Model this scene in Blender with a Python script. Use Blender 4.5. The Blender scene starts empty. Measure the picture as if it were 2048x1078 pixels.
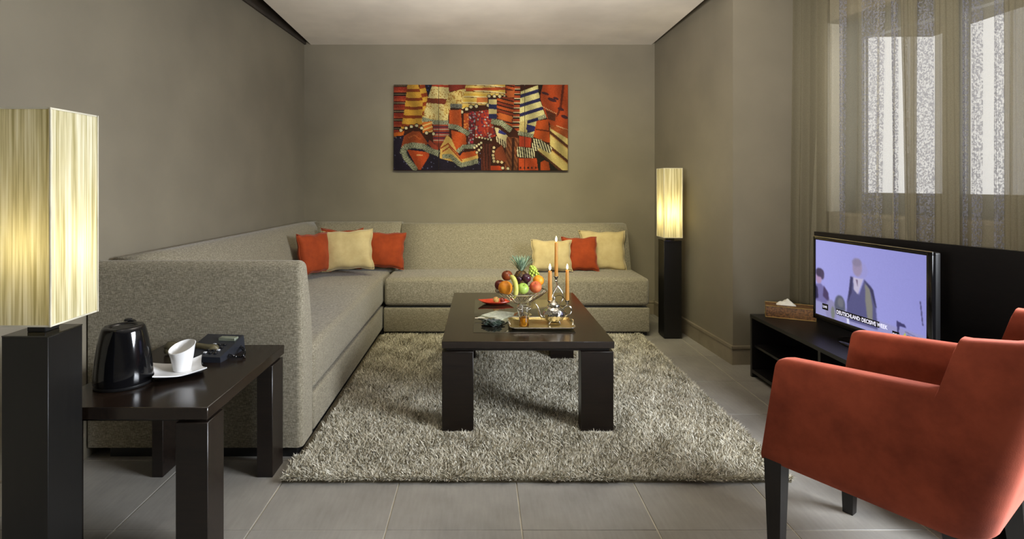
import bpy, bmesh, math, random
import numpy as np
from mathutils import Vector, Matrix
PI = math.pi
random.seed(7); RNG = np.random.default_rng(11)
SC = bpy.context.scene; COL = SC.collection
# ------------------------------------------------------------------ camera (shifted lens, looks level along +Y)
F = 1068.0; CX, CY = 962.0, 368.0; EYE = 1.25
cam = bpy.data.objects.new('camera', bpy.data.cameras.new('camera')); COL.objects.link(cam)
cam.location = (0, 0, EYE); cam.rotation_euler = (PI/2, 0, 0)
cam.data.sensor_width = 36; cam.data.lens = 36*F/2048
cam.data.shift_x = (1024-CX)/2048; cam.data.shift_y = -(539-CY)/2048
cam.data.clip_start = 0.05; SC.camera = cam
# ------------------------------------------------------------------ world, exposure
SC.view_settings.view_transform = 'Standard'; SC.view_settings.look = 'None'
SC.view_settings.gamma = 1; SC.view_settings.use_curve_mapping = False
SC.view_settings.exposure = 0.0
SC.cycles.use_denoising = True
SC.cycles.max_bounces = 12; SC.cycles.transparent_max_bounces = 24
SC.cycles.sample_clamp_indirect = 4
w = bpy.data.worlds.new('sky'); SC.world = w; w.use_nodes = True
bg = w.node_tree.nodes['Background']; bg.inputs[0].default_value = (0.97, 0.96, 0.95, 1); bg.inputs[1].default_value = 1.05

def look(o, d):
    o.rotation_euler = Vector(d).to_track_quat('-Z', 'Y').to_euler()
def area(name, loc, d, sx, sy, power, col):
    l = bpy.data.lights.new(name, 'AREA'); l.shape = 'RECTANGLE'; l.size = sx; l.size_y = sy
    l.energy = power; l.color = col
    o = bpy.data.objects.new(name, l); COL.objects.link(o); o.location = loc; look(o, d); return o
def point(name, loc, power, col, r=0.03):
    l = bpy.data.lights.new(name, 'POINT'); l.energy = power; l.color = col; l.shadow_soft_size = r
    o = bpy.data.objects.new(name, l); COL.objects.link(o); o.location = loc; return o
# added area lamps out of view: daylight from the right and soft fill
area('side_daylight_fill', (2.87, 0.98, 1.50), (-0.90, 0.04, -0.52), 1.4, 1.2, 195, (0.88, 0.93, 1.0)).data.spread = math.radians(128)  # unseen lamp added for the daylight that comes from the right
l = area('ceiling_fill', (0.15, 1.25, 1.80), (0.0, 0.80, 0.48), 0.9, 0.35, 40, (1.0, 0.96, 0.90)); l.data.spread = math.radians(80)  # unseen lamp added to brighten the ceiling
l = area('right_wall_fill', (-1.25, -0.7, 1.35), (3.8, 4.33, 0.75), 0.4, 0.4, 16, (1.0, 0.96, 0.90)); l.data.spread = math.radians(40)  # unseen lamp added to lift the return wall and curtain
l = area('back_wall_fill', (0.30, 2.9, 2.50), (0.03, 0.74, -0.67), 1.4, 0.2, 21, (1.0, 0.93, 0.58)); l.data.spread = math.radians(90)  # unseen lamp added to brighten the lower back wall

# ------------------------------------------------------------------ helpers
def lin(c):
    r = []
    for v in c[:3]:
        v /= 255.0
        r.append(v/12.92 if v <= 0.04045 else ((v+0.055)/1.055)**2.4)
    return (*r, 1.0)
def at(px, py, Y):
    return Vector(((px-CX)*Y/F, Y, EYE-(py-CY)*Y/F))
def on(px, py, z):
    Y = (EYE-z)*F/(py-CY); return Vector(((px-CX)*Y/F, Y, z))
MX = {}
def root(name, label, cat, loc=(0, 0, 0), rz=0, group=None, rot=None):
    o = bpy.data.objects.new(name, None); COL.objects.link(o); o.empty_display_size = 0.1
    o.location = loc; o.rotation_euler = rot if rot else (0, 0, rz)
    o['label'] = label; o['category'] = cat
    if group: o['group'] = group
    MX[o.name] = Matrix.Translation(Vector(loc)) @ o.rotation_euler.to_matrix().to_4x4()
    return o
def tag(o, label, cat, group=None):
    o['label'] = label; o['category'] = cat
    if group: o['group'] = group
    return o
def struct(o): o['kind'] = 'structure'; return o
def mk(name, bm, mat, parent=None, world=False, smooth=40, loc=None, rz=0):
    me = bpy.data.meshes.new(name)
    bmesh.ops.recalc_face_normals(bm, faces=bm.faces[:])
    bm.to_mesh(me); bm.free()
    return mkm(name, me, mat, parent, world, smooth, loc, rz)
def mkm(name, me, mat, parent=None, world=False, smooth=40, loc=None, rz=0):
    if mat: me.materials.append(mat)
    if smooth:
        me.polygons.foreach_set('use_smooth', [True]*len(me.polygons))
        if smooth < 180: me.set_sharp_from_angle(angle=math.radians(smooth))
    o = bpy.data.objects.new(name, me); COL.objects.link(o)
    if parent:
        o.parent = parent
        if world: me.transform(MX[parent.name].inverted())
    if loc is not None: o.location = loc
    if rz: o.rotation_euler = (0, 0, rz)
    MX[o.name] = (MX[parent.name] if parent else Matrix()) @ Matrix.Translation(Vector(o.location)) @ o.rotation_euler.to_matrix().to_4x4()
    return o
def NB(): return bmesh.new()
def box(bm, lo, hi, bev=0.0, seg=2, M=None):
    v = [bm.verts.new((x, y, z)) for x in (lo[0], hi[0]) for y in (lo[1], hi[1]) for z in (lo[2], hi[2])]
    fs = [bm.faces.new([v[i] for i in q]) for q in ((0,1,3,2),(4,6,7,5),(0,4,5,1),(2,3,7,6),(0,2,6,4),(1,5,7,3))]
    vs = set(v)
    if bev:
        es = list({e for f in fs for e in f.edges})
        r = bmesh.ops.bevel(bm, geom=es, offset=bev, segments=seg, affect='EDGES', profile=0.5)
        vs = {x for x in r['verts']} | {x for x in v if x.is_valid}
        vs |= {x for f in r['faces'] for x in f.verts}
    if M is not None:
        for x in vs: x.co = M @ x.co
    return vs
def bx(lo, hi, bev=0.0, seg=2):
    bm = NB(); box(bm, lo, hi, bev, seg); return bm
def loft(bm, rings, closed=True, caps=True):
    R = [[bm.verts.new(p) for p in r] for r in rings]; n = len(R[0])
    for a, b in zip(R, R[1:]):
        for i in range(n if closed else n-1):
            j = (i+1) % n
            try: bm.faces.new((a[i], a[j], b[j], b[i]))
            except ValueError: pass
    if caps:
        bm.faces.new(R[0][::-1]); bm.faces.new(R[-1])
    return R
def lathe(bm, prof, seg=32, c=(0, 0, 0), sx=1, sy=1):
    rings = [[(c[0]+r*sx*math.cos(2*PI*k/seg), c[1]+r*sy*math.sin(2*PI*k/seg), c[2]+z) for k in range(seg)] for r, z in prof]
    return loft(bm, rings, True, True)
def tube(bm, pts, r, seg=8, caps=True, flat=1.0):
    pts = [Vector(p) for p in pts]; n = len(pts)
    rs = r if isinstance(r, (list, tuple)) else [r]*n
    rings = []; up = None
    for i, p in enumerate(pts):
        t = (pts[min(i+1, n-1)]-pts[max(i-1, 0)]).normalized()
        if up is None:
            a = Vector((0, 0, 1)) if abs(t.z) < 0.9 else Vector((1, 0, 0))
            up = t.cross(a).normalized()
        up = (up-t*up.dot(t)).normalized(); s = t.cross(up)
        rings.append([p+up*rs[i]*math.cos(2*PI*k/seg)+s*rs[i]*flat*math.sin(2*PI*k/seg) for k in range(seg)])
    loft(bm, rings, True, caps)
def ring(bm, c, R, r, seg=40, sy=1):
    rings = []
    for i in range(seg):
        a = 2*PI*i/seg; d = Vector((math.cos(a), math.sin(a)*sy, 0)); p = Vector(c)+d*R
        rings.append([p+d*r*math.cos(2*PI*k/6)+Vector((0, 0, r*math.sin(2*PI*k/6))) for k in range(6)])
    rings.append(rings[0]); loft(bm, rings, True, False)
    bmesh.ops.remove_doubles(bm, verts=bm.verts[:], dist=1e-6)
def bez(p0, p1, p2, p3, n=10):
    p0, p1, p2, p3 = map(Vector, (p0, p1, p2, p3))
    return [(1-t)**3*p0+3*(1-t)**2*t*p1+3*(1-t)*t*t*p2+t**3*p3 for t in [i/n for i in range(n+1)]]
def smoothed(o, lv=2):
    m = o.modifiers.new('sub', 'SUBSURF'); m.levels = lv; m.render_levels = lv; return o
def bevelall(bm, off, seg=3, ang=30):
    es = [e for e in bm.edges if len(e.link_faces) == 2 and e.calc_face_angle(0) > math.radians(ang)]
    bmesh.ops.bevel(bm, geom=es, offset=off, segments=seg, affect='EDGES', profile=0.5, clamp_overlap=True)

# ------------------------------------------------------------------ materials
def nt(name):
    m = bpy.data.materials.new(name); m.use_nodes = True; t = m.node_tree
    return m, t, t.nodes['Principled BSDF']
def N(t, typ, **kw):
    n = t.nodes.new(typ)
    for k, v in kw.items():
        if k in n.inputs.keys(): n.inputs[k].default_value = v
        else: setattr(n, k, v)
    return n
def coords(t, scale=(1, 1, 1), kind='Object'):
    tc = t.nodes.new('ShaderNodeTexCoord'); mp = t.nodes.new('ShaderNodeMapping')
    mp.inputs['Scale'].default_value = scale
    t.links.new(tc.outputs[kind], mp.inputs['Vector']); return mp.outputs['Vector']
def noise(t, vec, scale, detail=3, rough=0.5):
    n = N(t, 'ShaderNodeTexNoise', Scale=scale, Detail=detail, Roughness=rough)
    t.links.new(vec, n.inputs['Vector']); return n.outputs['Fac']
def ramp(t, fac, stops):
    r = t.nodes.new('ShaderNodeValToRGB'); t.links.new(fac, r.inputs['Fac'])
    e = r.color_ramp.elements
    while len(e) < len(stops): e.new(0.5)
    for x, (p, c) in zip(e, stops): x.position = p; x.color = c if len(c) == 4 else lin(c)
    return r.outputs['Color']
def bump(t, b, h, strength, dist=0.002):
    n = N(t, 'ShaderNodeBump', Strength=strength, Distance=dist)
    t.links.new(h, n.inputs['Height']); t.links.new(n.outputs['Normal'], b.inputs['Normal'])
def plain(name, c, rough=0.5, metal=0.0, var=0.12, scale=8, bmp=0.0, bscale=60, **kw):
    m, t, b = nt(name)
    a = [max(0, v*(1-var)) for v in c]; d = [min(255, v*(1+var)) for v in c]
    t.links.new(ramp(t, noise(t, coords(t), scale), [(0.3, a), (0.7, d)]), b.inputs['Base Color'])
    b.inputs['Roughness'].default_value = rough; b.inputs['Metallic'].default_value = metal
    if bmp: bump(t, b, noise(t, coords(t), bscale), bmp)
    for k, v in kw.items(): b.inputs[k].default_value = v
    return m
def emis(name, c, s):
    m, t, b = nt(name); b.inputs['Base Color'].default_value = lin(c)
    b.inputs['Emission Color'].default_value = lin(c); b.inputs['Emission Strength'].default_value = s; return m
def weave(name, dark, mid, light, sc=260, rough=0.9, bs=0.5, sheen=0.2):
    m, t, b = nt(name)
    a = noise(t, coords(t, (1, 1, 0.16)), sc, 2); c = noise(t, coords(t, (0.16, 0.16, 1)), sc, 2)
    mx = N(t, 'ShaderNodeMath', operation='ADD'); t.links.new(a, mx.inputs[0]); t.links.new(c, mx.inputs[1])
    hf = N(t, 'ShaderNodeMath', operation='MULTIPLY'); hf.inputs[1].default_value = 0.5; t.links.new(mx.outputs[0], hf.inputs[0])
    t.links.new(ramp(t, hf.outputs[0], [(0.38, dark), (0.5, mid), (0.62, light)]), b.inputs['Base Color'])
    b.inputs['Roughness'].default_value = rough; b.inputs['Sheen Weight'].default_value = sheen
    b.inputs['Specular IOR Level'].default_value = 0.35
    bump(t, b, hf.outputs[0], bs, 0.003); return m
def velvet(name, c, d, sc=5, sheen=0.5, sheentint=None, fine=300):
    m, t, b = nt(name)
    t.links.new(ramp(t, noise(t, coords(t), sc, 5, 0.62), [(0.32, d), (0.68, c)]), b.inputs['Base Color'])
    b.inputs['Roughness'].default_value = 0.85; b.inputs['Sheen Weight'].default_value = sheen
    b.inputs['Sheen Roughness'].default_value = 0.4
    b.inputs['Specular IOR Level'].default_value = 0.25
    if sheentint: b.inputs['Sheen Tint'].default_value = lin(sheentint)
    bump(t, b, noise(t, coords(t), fine, 2), 0.25, 0.001); return m
def wood(name, c, d, rough=0.3, axis=(1, 12, 12), sc=6, spec=0.5):
    m, t, b = nt(name)
    f = noise(t, coords(t, axis), sc, 5, 0.6)
    t.links.new(ramp(t, f, [(0.3, d), (0.7, c)]), b.inputs['Base Color'])
    b.inputs['Roughness'].default_value = rough; b.inputs['Specular IOR Level'].default_value = spec
    bump(t, b, f, 0.08, 0.001); return m
M = {}
def wallmat(name, c):
    m, t, b = nt(name)
    a = [v*0.96 for v in c]; d = [v*1.03 for v in c]
    t.links.new(ramp(t, noise(t, coords(t), 2.2, 4), [(0.35, a), (0.65, d)]), b.inputs['Base Color'])
    b.inputs['Roughness'].default_value = 0.75; bump(t, b, noise(t, coords(t), 120, 3), 0.12, 0.001); return m
M['wall'] = wallmat('taupe_paint', (120, 113, 97))
M['wallwin'] = wallmat('window_wall_paint', (122, 112, 92))
M['ceil'] = wallmat('white_ceiling_paint', (236, 229, 219))
M['dark_gap'] = plain('gap_shade_dark', (60, 52, 44), 0.9)  # shade inside the ceiling gap, put into the colour
def tilemat():
    m, t, b = nt('grey_stone_tile')
    v = coords(t)
    oi = t.nodes.new('ShaderNodeObjectInfo')
    add = N(t, 'ShaderNodeVectorMath', operation='ADD'); t.links.new(v, add.inputs[0]); t.links.new(oi.outputs['Location'], add.inputs[1])
    a = noise(t, add.outputs[0], 3.0, 5, 0.6)
    mp = N(t, 'ShaderNodeMapping'); mp.inputs['Rotation'].default_value = (0, 0, 0.7); mp.inputs['Scale'].default_value = (30, 4, 1)
    t.links.new(add.outputs[0], mp.inputs['Vector']); g = noise(t, mp.outputs['Vector'], 2.5, 4)
    mx = N(t, 'ShaderNodeMath', operation='MULTIPLY_ADD'); mx.inputs[1].default_value = 0.35; t.links.new(g, mx.inputs[0]); t.links.new(a, mx.inputs[2])
    t.links.new(ramp(t, mx.outputs[0], [(0.45, (122, 118, 112)), (0.9, (148, 144, 136))]), b.inputs['Base Color'])
    b.inputs['Roughness'].default_value = 0.42; bump(t, b, g, 0.15, 0.002); return m
M['tile'] = tilemat()
M['grout'] = plain('pale_grout', (186, 178, 160), 0.9)
M['basetile'] = plain('skirting_tile', (128, 118, 100), 0.45, var=0.06, scale=10)
M['sofa'] = weave('beige_sofa_weave', (98, 91, 74), (124, 117, 99), (154, 147, 128), 460, bs=0.3)
M['blackwood'] = wood('wenge_wood', (30, 22, 17), (15, 11, 9), 0.32, spec=0.45)
M['blackwood_top'] = wood('wenge_table_top', (36, 26, 19), (18, 13, 10), 0.2, (12, 1, 12), spec=0.6)
M['ebony'] = wood('black_column_lacquer', (16, 15, 14), (10, 10, 10), 0.38, (14, 14, 1))
M['cabinet'] = wood('black_cabinet_laminate', (22, 19, 18), (12, 11, 11), 0.35, (14, 1, 14))
M['red'] = velvet('rust_red_velvet', (146, 66, 42), (108, 44, 26), 6, 0.4, (255, 150, 130))
M['orange'] = velvet('burnt_orange_cushion_cloth', (152, 62, 24), (130, 50, 18), 12, 0.12)
M['cream'] = velvet('champagne_cushion_cloth', (190, 173, 128), (176, 157, 112), 14, 0.3)
M['silver'] = plain('polished_silver', (214, 210, 200), 0.14, 1.0, 0.1, 30)
M['chrome'] = plain('bowl_wire_silver', (205, 200, 190), 0.2, 1.0)
def engraved():
    m, t, b = nt('engraved_silver'); v = N(t, 'ShaderNodeTexVoronoi', Scale=70.0); t.links.new(coords(t), v.inputs['Vector'])
    b.inputs['Base Color'].default_value = lin((216, 212, 204)); b.inputs['Metallic'].default_value = 1; b.inputs['Roughness'].default_value = 0.16
    bump(t, b, v.outputs['Distance'], 0.8, 0.003); return m
M['engraved'] = engraved()
def traymat():
    m, t, b = nt('tray_gilt_silver'); v = N(t, 'ShaderNodeTexVoronoi', Scale=110.0); t.links.new(coords(t), v.inputs['Vector'])
    b.inputs['Base Color'].default_value = lin((214, 196, 140)); b.inputs['Metallic'].default_value = 1; b.inputs['Roughness'].default_value = 0.28
    bump(t, b, v.outputs['Distance'], 0.5, 0.002); return m
M['tray'] = traymat()
def glassmat(name, col=(255, 255, 255), rough=0.02, ior=1.45):
    m, t, b = nt(name); b.inputs['Base Color'].default_value = lin(col); b.inputs['Transmission Weight'].default_value = 1
    b.inputs['Roughness'].default_value = rough; b.inputs['IOR'].default_value = ior; return m
M['glass'] = glassmat('clear_glass')
M['tea'] = glassmat('amber_tea', (176, 128, 44), 0.05, 1.33)
M['wax'] = plain('candle_wax', (192, 142, 68), 0.5, var=0.03)
M['wax'].node_tree.nodes['Principled BSDF'].inputs['Subsurface Weight'].default_value = 0.3
M['flame'] = emis('candle_flame', (255, 226, 160), 14)
M['white'] = plain('white_china', (236, 236, 236), 0.18, var=0.02)
M['paper'] = plain('white_paper', (232, 228, 214), 0.8, var=0.04, scale=30)
M['blackgloss'] = plain('glossy_black_plastic', (12, 12, 14), 0.1, var=0.1)
M['blackmatt'] = plain('matt_black_plastic', (16, 16, 17), 0.45)
M['inlay'] = plain('smoked_glass_inlay', (34, 32, 26), 0.05, var=0.05)
M['inlay'].node_tree.nodes['Principled BSDF'].inputs['Specular IOR Level'].default_value = 0.9

# ------------------------------------------------------------------ room shell
YB = 5.135; ZC = 2.59
XR0, XR1, YR = 1.67, 1.745, 3.70            # right wall of the niche, its outer corner
def xl(Y): return -1.70+(Y-YB)*0.0366
E = Vector((0.2803, -0.9599, 0)); Nn = Vector((0.9599, 0.2803, 0)); C0 = Vector((2.17, 3.70, 0))
def wp(s, o, z=0.0): return C0+E*s+Nn*o+Vector((0, 0, z))
def slab(bm, a, b, th, z0, z1):
    """wall slab whose inner face runs a -> b; thickness to the right of that direction is th"""
    a = Vector((a[0], a[1], 0)); b = Vector((b[0], b[1], 0)); d = (b-a).normalized(); n = Vector((d.y, -d.x, 0))*th
    loft(bm, [[p+Vector((0, 0, z)) for p in (a, b, b+n, a+n)] for z in (z0, z1)])
YN = -2.2; ZT = 2.75
bm = NB(); slab(bm, (xl(YB)-0.15, YB), (XR0+0.25, YB), -0.15, -0.05, ZT); struct(mk('wall_back', bm, M['wall'], smooth=0))
bm = NB(); slab(bm, (xl(YB), YB), (xl(YN), YN), 0.15, -0.05, ZT); struct(mk('wall_left', bm, M['wall'], smooth=0))
bm = NB()
rp = [(XR0, YB), (XR1, YR), (2.2635, YR+0.026), (2.45, YR+0.09), (2.45, YB+0.02), (XR0, YB+0.02)]
loft(bm, [[(x, y, z) for x, y in rp] for z in (-0.05, ZT)]); struct(mk('wall_right', bm, M['wall'], smooth=0))
# window wall with its opening (s = distance along it from the far corner)
S0, S1, Z0, Z1 = 0.15, 1.75, 1.06, 2.33
SE = 6.25; OW, OT = 0.10, 0.34
def wseg(bm, s0, s1, z0, z1, o0=OW, o1=OT):
    loft(bm, [[wp(s, o, z) for s, o in ((s0, o0), (s1, o0), (s1, o1), (s0, o1))] for z in (z0, z1)])
bm = NB(); wseg(bm, -0.05, S0, -0.05, ZT); wseg(bm, S1, SE, -0.05, ZT); wseg(bm, S0, S1, -0.05, Z0); wseg(bm, S0, S1, Z1, ZT)
struct(mk('wall_window', bm, M['wallwin'], smooth=0))
bm = NB(); slab(bm, (xl(YN)-0.2, YN), (4.2, YN), 0.15, -0.05, ZT); struct(mk('wall_front', bm, M['wall'], smooth=0))
# window: frame, mullion, glass
bm = NB(); FO0, FO1 = 0.25, 0.31
wseg(bm, S0, 0.286, Z0, Z1, FO0, FO1); wseg(bm, S1-0.13, S1, Z0, Z1, FO0, FO1)
wseg(bm, 0.286, S1-0.13, Z0, 1.194, FO0, FO1); wseg(bm, 0.286, S1-0.13, 2.208, Z1, FO0, FO1)
M['frame'] = plain('grey_aluminium', (92, 92, 90), 0.4, 0.3, 0.04)
w1 = struct(mk('window_1', bm, M['frame'], smooth=0))
bm = NB(); wseg(bm, 0.77, 0.86, 1.194, 2.208, FO0-0.01, FO1+0.01); mk('mullion', bm, M['frame'], w1, smooth=0)
def thinpane():
    m, t, b = nt('window_pane_glass'); t.nodes.remove(b)
    g = N(t, 'ShaderNodeBsdfGlossy', Roughness=0.02); tr = N(t, 'ShaderNodeBsdfTransparent')
    fr = N(t, 'ShaderNodeFresnel', IOR=1.3); mx = t.nodes.new('ShaderNodeMixShader')
    t.links.new(fr.outputs[0], mx.inputs[0]); t.links.new(tr.outputs[0], mx.inputs[1]); t.links.new(g.outputs[0], mx.inputs[2])
    t.links.new(mx.outputs[0], t.nodes['Material Output'].inputs[0]); return m
M['pane'] = thinpane()
for a, b in ((0.286, 0.77), (0.86, S1-0.13)):
    bm = NB(); wseg(bm, a, b, 1.194, 2.208, 0.278, 0.284); mk('pane', bm, M['pane'], w1, smooth=0)
bm = NB(); wseg(bm, S0, S1, Z0-0.02, Z0+0.005, OW-0.01, FO0); mk('window_sill', bm, M['basetile'], w1, smooth=0)
M['reveal'] = wallmat('daylit_reveal_pale', (214, 210, 198))  # daylight on the window reveal, put into a paler colour
bm = NB(); wseg(bm, S0-0.001, S0+0.004, Z0, Z1, OW-0.002, FO0); wseg(bm, S1-0.004, S1+0.001, Z0, Z1, OW-0.002, FO0); mk('reveal_daylight', bm, M['reveal'], w1, smooth=0)
# made-up window frame out of view, put around the added daylight lamp
bm = NB()
for a in ((2.1, 3.6, 0.80, 0.86), (2.1, 3.6, 2.1, 2.16), (2.1, 2.16, 0.86, 2.1), (3.54, 3.6, 0.86, 2.1)): wseg(bm, *a, OW-0.03, OW)
struct(mk('added_window_frame', bm, M['frame'], smooth=0))
# ceiling: panel hung free of the side walls over a dark gap
bm = NB()
loft(bm, [[(-1.635, YB, z), (-1.585, 3.84, z), (-1.585, YN, z), (3.2, YN, z), (2.0, 3.60, z), (1.625, 3.84, z), (1.64, YB, z)] for z in (ZC, ZC+0.05)])
struct(mk('ceiling', bm, M['ceil'], smooth=0))
bm = NB(); box(bm, (-2.3, YN-0.2, ZT-0.03), (4.5, YB+0.2, ZT+0.07)); struct(mk('gap_shade_1', bm, M['dark_gap'], smooth=0))  # upper slab coloured dark for the shade in the gap
# shade of the gap, built as a dark strip left of the ceiling
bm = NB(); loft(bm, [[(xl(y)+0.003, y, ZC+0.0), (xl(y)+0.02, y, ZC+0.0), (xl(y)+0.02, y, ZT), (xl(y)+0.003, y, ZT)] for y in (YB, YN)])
struct(mk('gap_shade_2', bm, M['dark_gap'], smooth=0))
# floor: grout slab + each tile
bm = NB(); box(bm, (-2.2, YN, -0.06), (4.3, YB+0.05, -0.003)); fl = struct(mk('floor', bm, M['grout'], smooth=0))
TX, TY = 0.4905, 0.4855; tm = {}
for i in range(-4, 9):
    for j in range(-7, 8):
        x0 = -0.343+i*TX; y0 = 1.929+j*TY
        x1, y1 = x0+TX, y0+TY
        if y0 > YB: continue
        if x1 < xl(y0)-0.02 or x0 > 4.0: continue
        if y0 >= 3.72 and x0 > 1.72: continue
        if x0 > 2.266+(3.73-y0)*0.292+0.02: continue
        x0c, x1c, y1c = max(x0, -2.1), x1, min(y1, YB)
        if y0 > 3.6 and x1 > 1.74: x1c = 1.745
        key = (round(x1c-x0c, 3), round(y1c-y0, 3)); g = 0.0022
        if key not in tm:
            b2 = bx((g, g, -0.012), (key[0]-g, key[1]-g, 0), 0.0012, 1)
            me = bpy.data.meshes.new('tile'); bmesh.ops.recalc_face_normals(b2, faces=b2.faces[:]); b2.to_mesh(me); b2.free()
            me.materials.append(M['tile']); tm[key] = me
        o = bpy.data.objects.new('tile', tm[key]); COL.objects.link(o); o.parent = fl
        o.location = (x0c, y0, random.uniform(-0.0006, 0)); 
# skirting tiles with a cap strip
def skirting(name, a, b, n):
    """along inner face a->b, standing proud to the left of that direction"""
    a = Vector((*a, 0)); b = Vector((*b, 0)); L = (b-a).length; d = (b-a)/L; nn = Vector((-d.y, d.x, 0))
    bm = NB(); loft(bm, [[p+Vector((0, 0, z)) for p in (a-d*0.0, b+d*0.018, b+d*0.018+nn*0.018, a+nn*0.018)] for z in (0.112, 0.13)])
    bevelall(bm, 0.006, 3); r = struct(mk(name, bm, M['basetile']))
    st = L/n
    for k in range(n):
        bm = NB(); p, q = a+d*(k*st+0.001), a+d*((k+1)*st-0.001+(0.012 if k == n-1 else 0))
        loft(bm, [[v+Vector((0, 0, z)) for v in (p, q, q+nn*0.012, p+nn*0.012)] for z in (0.0, 0.111)])
        mk('tile', bm, M['basetile'], r, smooth=0)
skirting('baseboard_right', (XR1, YR), (XR0, YB), 3)
skirting('baseboard_return', (2.26, YR+0.026), (XR1, YR), 1)
skirting('baseboard_back', (XR0, YB), (1.2, YB), 1)
skirting('baseboard_left', (xl(2.4), 2.4), (xl(YN), YN), 9)

# ------------------------------------------------------------------ sheer curtain
def sheermat(name, dens, c, spk=0.25, sc=120, trans=0.5, lo=0.4, hi=0.6, dcol=None):
    m, t, b = nt(name); t.nodes.remove(b)
    d = N(t, 'ShaderNodeBsdfDiffuse'); d.inputs[0].default_value = lin(c)
    tl = N(t, 'ShaderNodeBsdfTranslucent'); tl.inputs[0].default_value = lin(c)
    tr = N(t, 'ShaderNodeBsdfTransparent')
    m1 = t.nodes.new('ShaderNodeMixShader'); m1.inputs[0].default_value = trans
    t.links.new(d.outputs[0], m1.inputs[1]); t.links.new(tl.outputs[0], m1.inputs[2])
    f = ramp(t, noise(t, coords(t, (1, 1, 0.8)), sc, 2), [(lo, (dens-spk,)*3+(1,)), (hi, (dens+spk,)*3+(1,))])
    m2 = t.nodes.new('ShaderNodeMixShader'); t.links.new(f, m2.inputs[0])
    t.links.new(tr.outputs[0], m2.inputs[1]); t.links.new(m1.outputs[0], m2.inputs[2])
    t.links.new(m2.outputs[0], t.nodes['Material Output'].inputs[0]); return m
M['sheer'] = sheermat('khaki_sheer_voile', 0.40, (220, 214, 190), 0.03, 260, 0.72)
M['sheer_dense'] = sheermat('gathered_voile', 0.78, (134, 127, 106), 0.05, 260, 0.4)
M['sheer_moire'] = sheermat('doubled_voile_weave', 0.35, (164, 164, 174), 0.32, 120, 0.6, 0.44, 0.56)
def sk(px, o=0.0, zrow=None):
    k = (px-CX)/F; return (k*(3.70+0.2803*o)-2.17-0.9599*o)/(0.2803+0.9599*k)
def sheet(name, cols, zs, mat, parent):
    """cols: function z -> list of (s, offset)"""
    rows = [[wp(s, o, z) for s, o in cols(z)] for z in zs]
    me = bpy.data.meshes.new(name); n = len(rows[0])
    v = [tuple(p) for r in rows for p in r]
    f = [(i*n+j, i*n+j+1, (i+1)*n+j+1, (i+1)*n+j) for i in range(len(rows)-1) for j in range(n-1)]
    me.from_pydata(v, [], f); me.update()
    return mkm(name, me, mat, parent, smooth=180)
cur = root('curtain', 'floor-length khaki sheer curtain hanging in folds across the bright window', 'curtain', tuple(wp(0.8, 0.0, 0.0)))
CI = MX[cur.name].inverted()
zs = list(np.linspace(0.02, 2.57, 26))
def main_cols(z):
    out = []; h = (2.57-z)/2.57
    for i in range(900):
        tt = sk(1618)+i*(1.95/900)
        ph = 2*PI*(tt/0.125+0.35*math.sin(tt*9)+0.04*h)
        a = 0.016+0.014*math.sin(tt*13+1.1)**2
        out.append((tt+a*math.sin(ph)+0.010*h*math.sin(tt*7+1), 0.022*math.cos(ph)*(0.8+0.4*h)))
    return out
o = sheet('sheer_panel', main_cols, zs, M['sheer'], cur); o.data.transform(CI)
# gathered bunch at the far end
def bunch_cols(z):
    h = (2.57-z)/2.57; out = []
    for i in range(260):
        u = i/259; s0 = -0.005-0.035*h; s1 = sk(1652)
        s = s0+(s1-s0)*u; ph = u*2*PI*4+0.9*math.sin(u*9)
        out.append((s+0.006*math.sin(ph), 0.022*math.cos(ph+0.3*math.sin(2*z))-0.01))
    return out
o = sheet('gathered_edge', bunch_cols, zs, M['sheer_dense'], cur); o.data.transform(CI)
def strip(p0, p1, q0, q1, mat, zlo=0.02, zhi=2.57, off=-0.045, name='doubled_fold', n=14, wav=0.006, curve=1.0):
    """a fold lying over the sheet: x-range p0..p1 at the top, q0..q1 at the foot (reference columns on the curtain plane)"""
    def cols(z):
        h = ((2.57-z)/2.57)**curve
        a = sk(p0+(q0-p0)*h); b = sk(p1+(q1-p1)*h)
        return [(a+(b-a)*i/n, off+wav*math.sin(i*1.7+z)-0.012*math.sin(PI*i/n)) for i in range(n+1)]
    o = sheet(name, cols, list(np.linspace(zlo, zhi, 14)), mat, cur); o.data.transform(CI); return o
for a in ((1733, 1782, 1733, 1772), (1793, 1806, 1806, 1812), (1816, 1822, 1836, 1842), (1838, 1876, 1836, 1888), (1938, 1950, 1940, 1948), (1956, 1978, 1956, 1978), (2002, 2022, 2000, 2022), (1690, 1704, 1692, 1700)):
    strip(*a, M['sheer_moire'])
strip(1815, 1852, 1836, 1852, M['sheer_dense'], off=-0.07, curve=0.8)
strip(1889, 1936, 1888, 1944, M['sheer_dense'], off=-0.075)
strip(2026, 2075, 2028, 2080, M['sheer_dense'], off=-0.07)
bm = NB(); tube(bm, [wp(0.0, -0.01, 2.575), wp(2.5, -0.01, 2.575)], 0.012, 8); mk('curtain_rail', bm, M['blackmatt'], cur, world=True)

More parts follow.
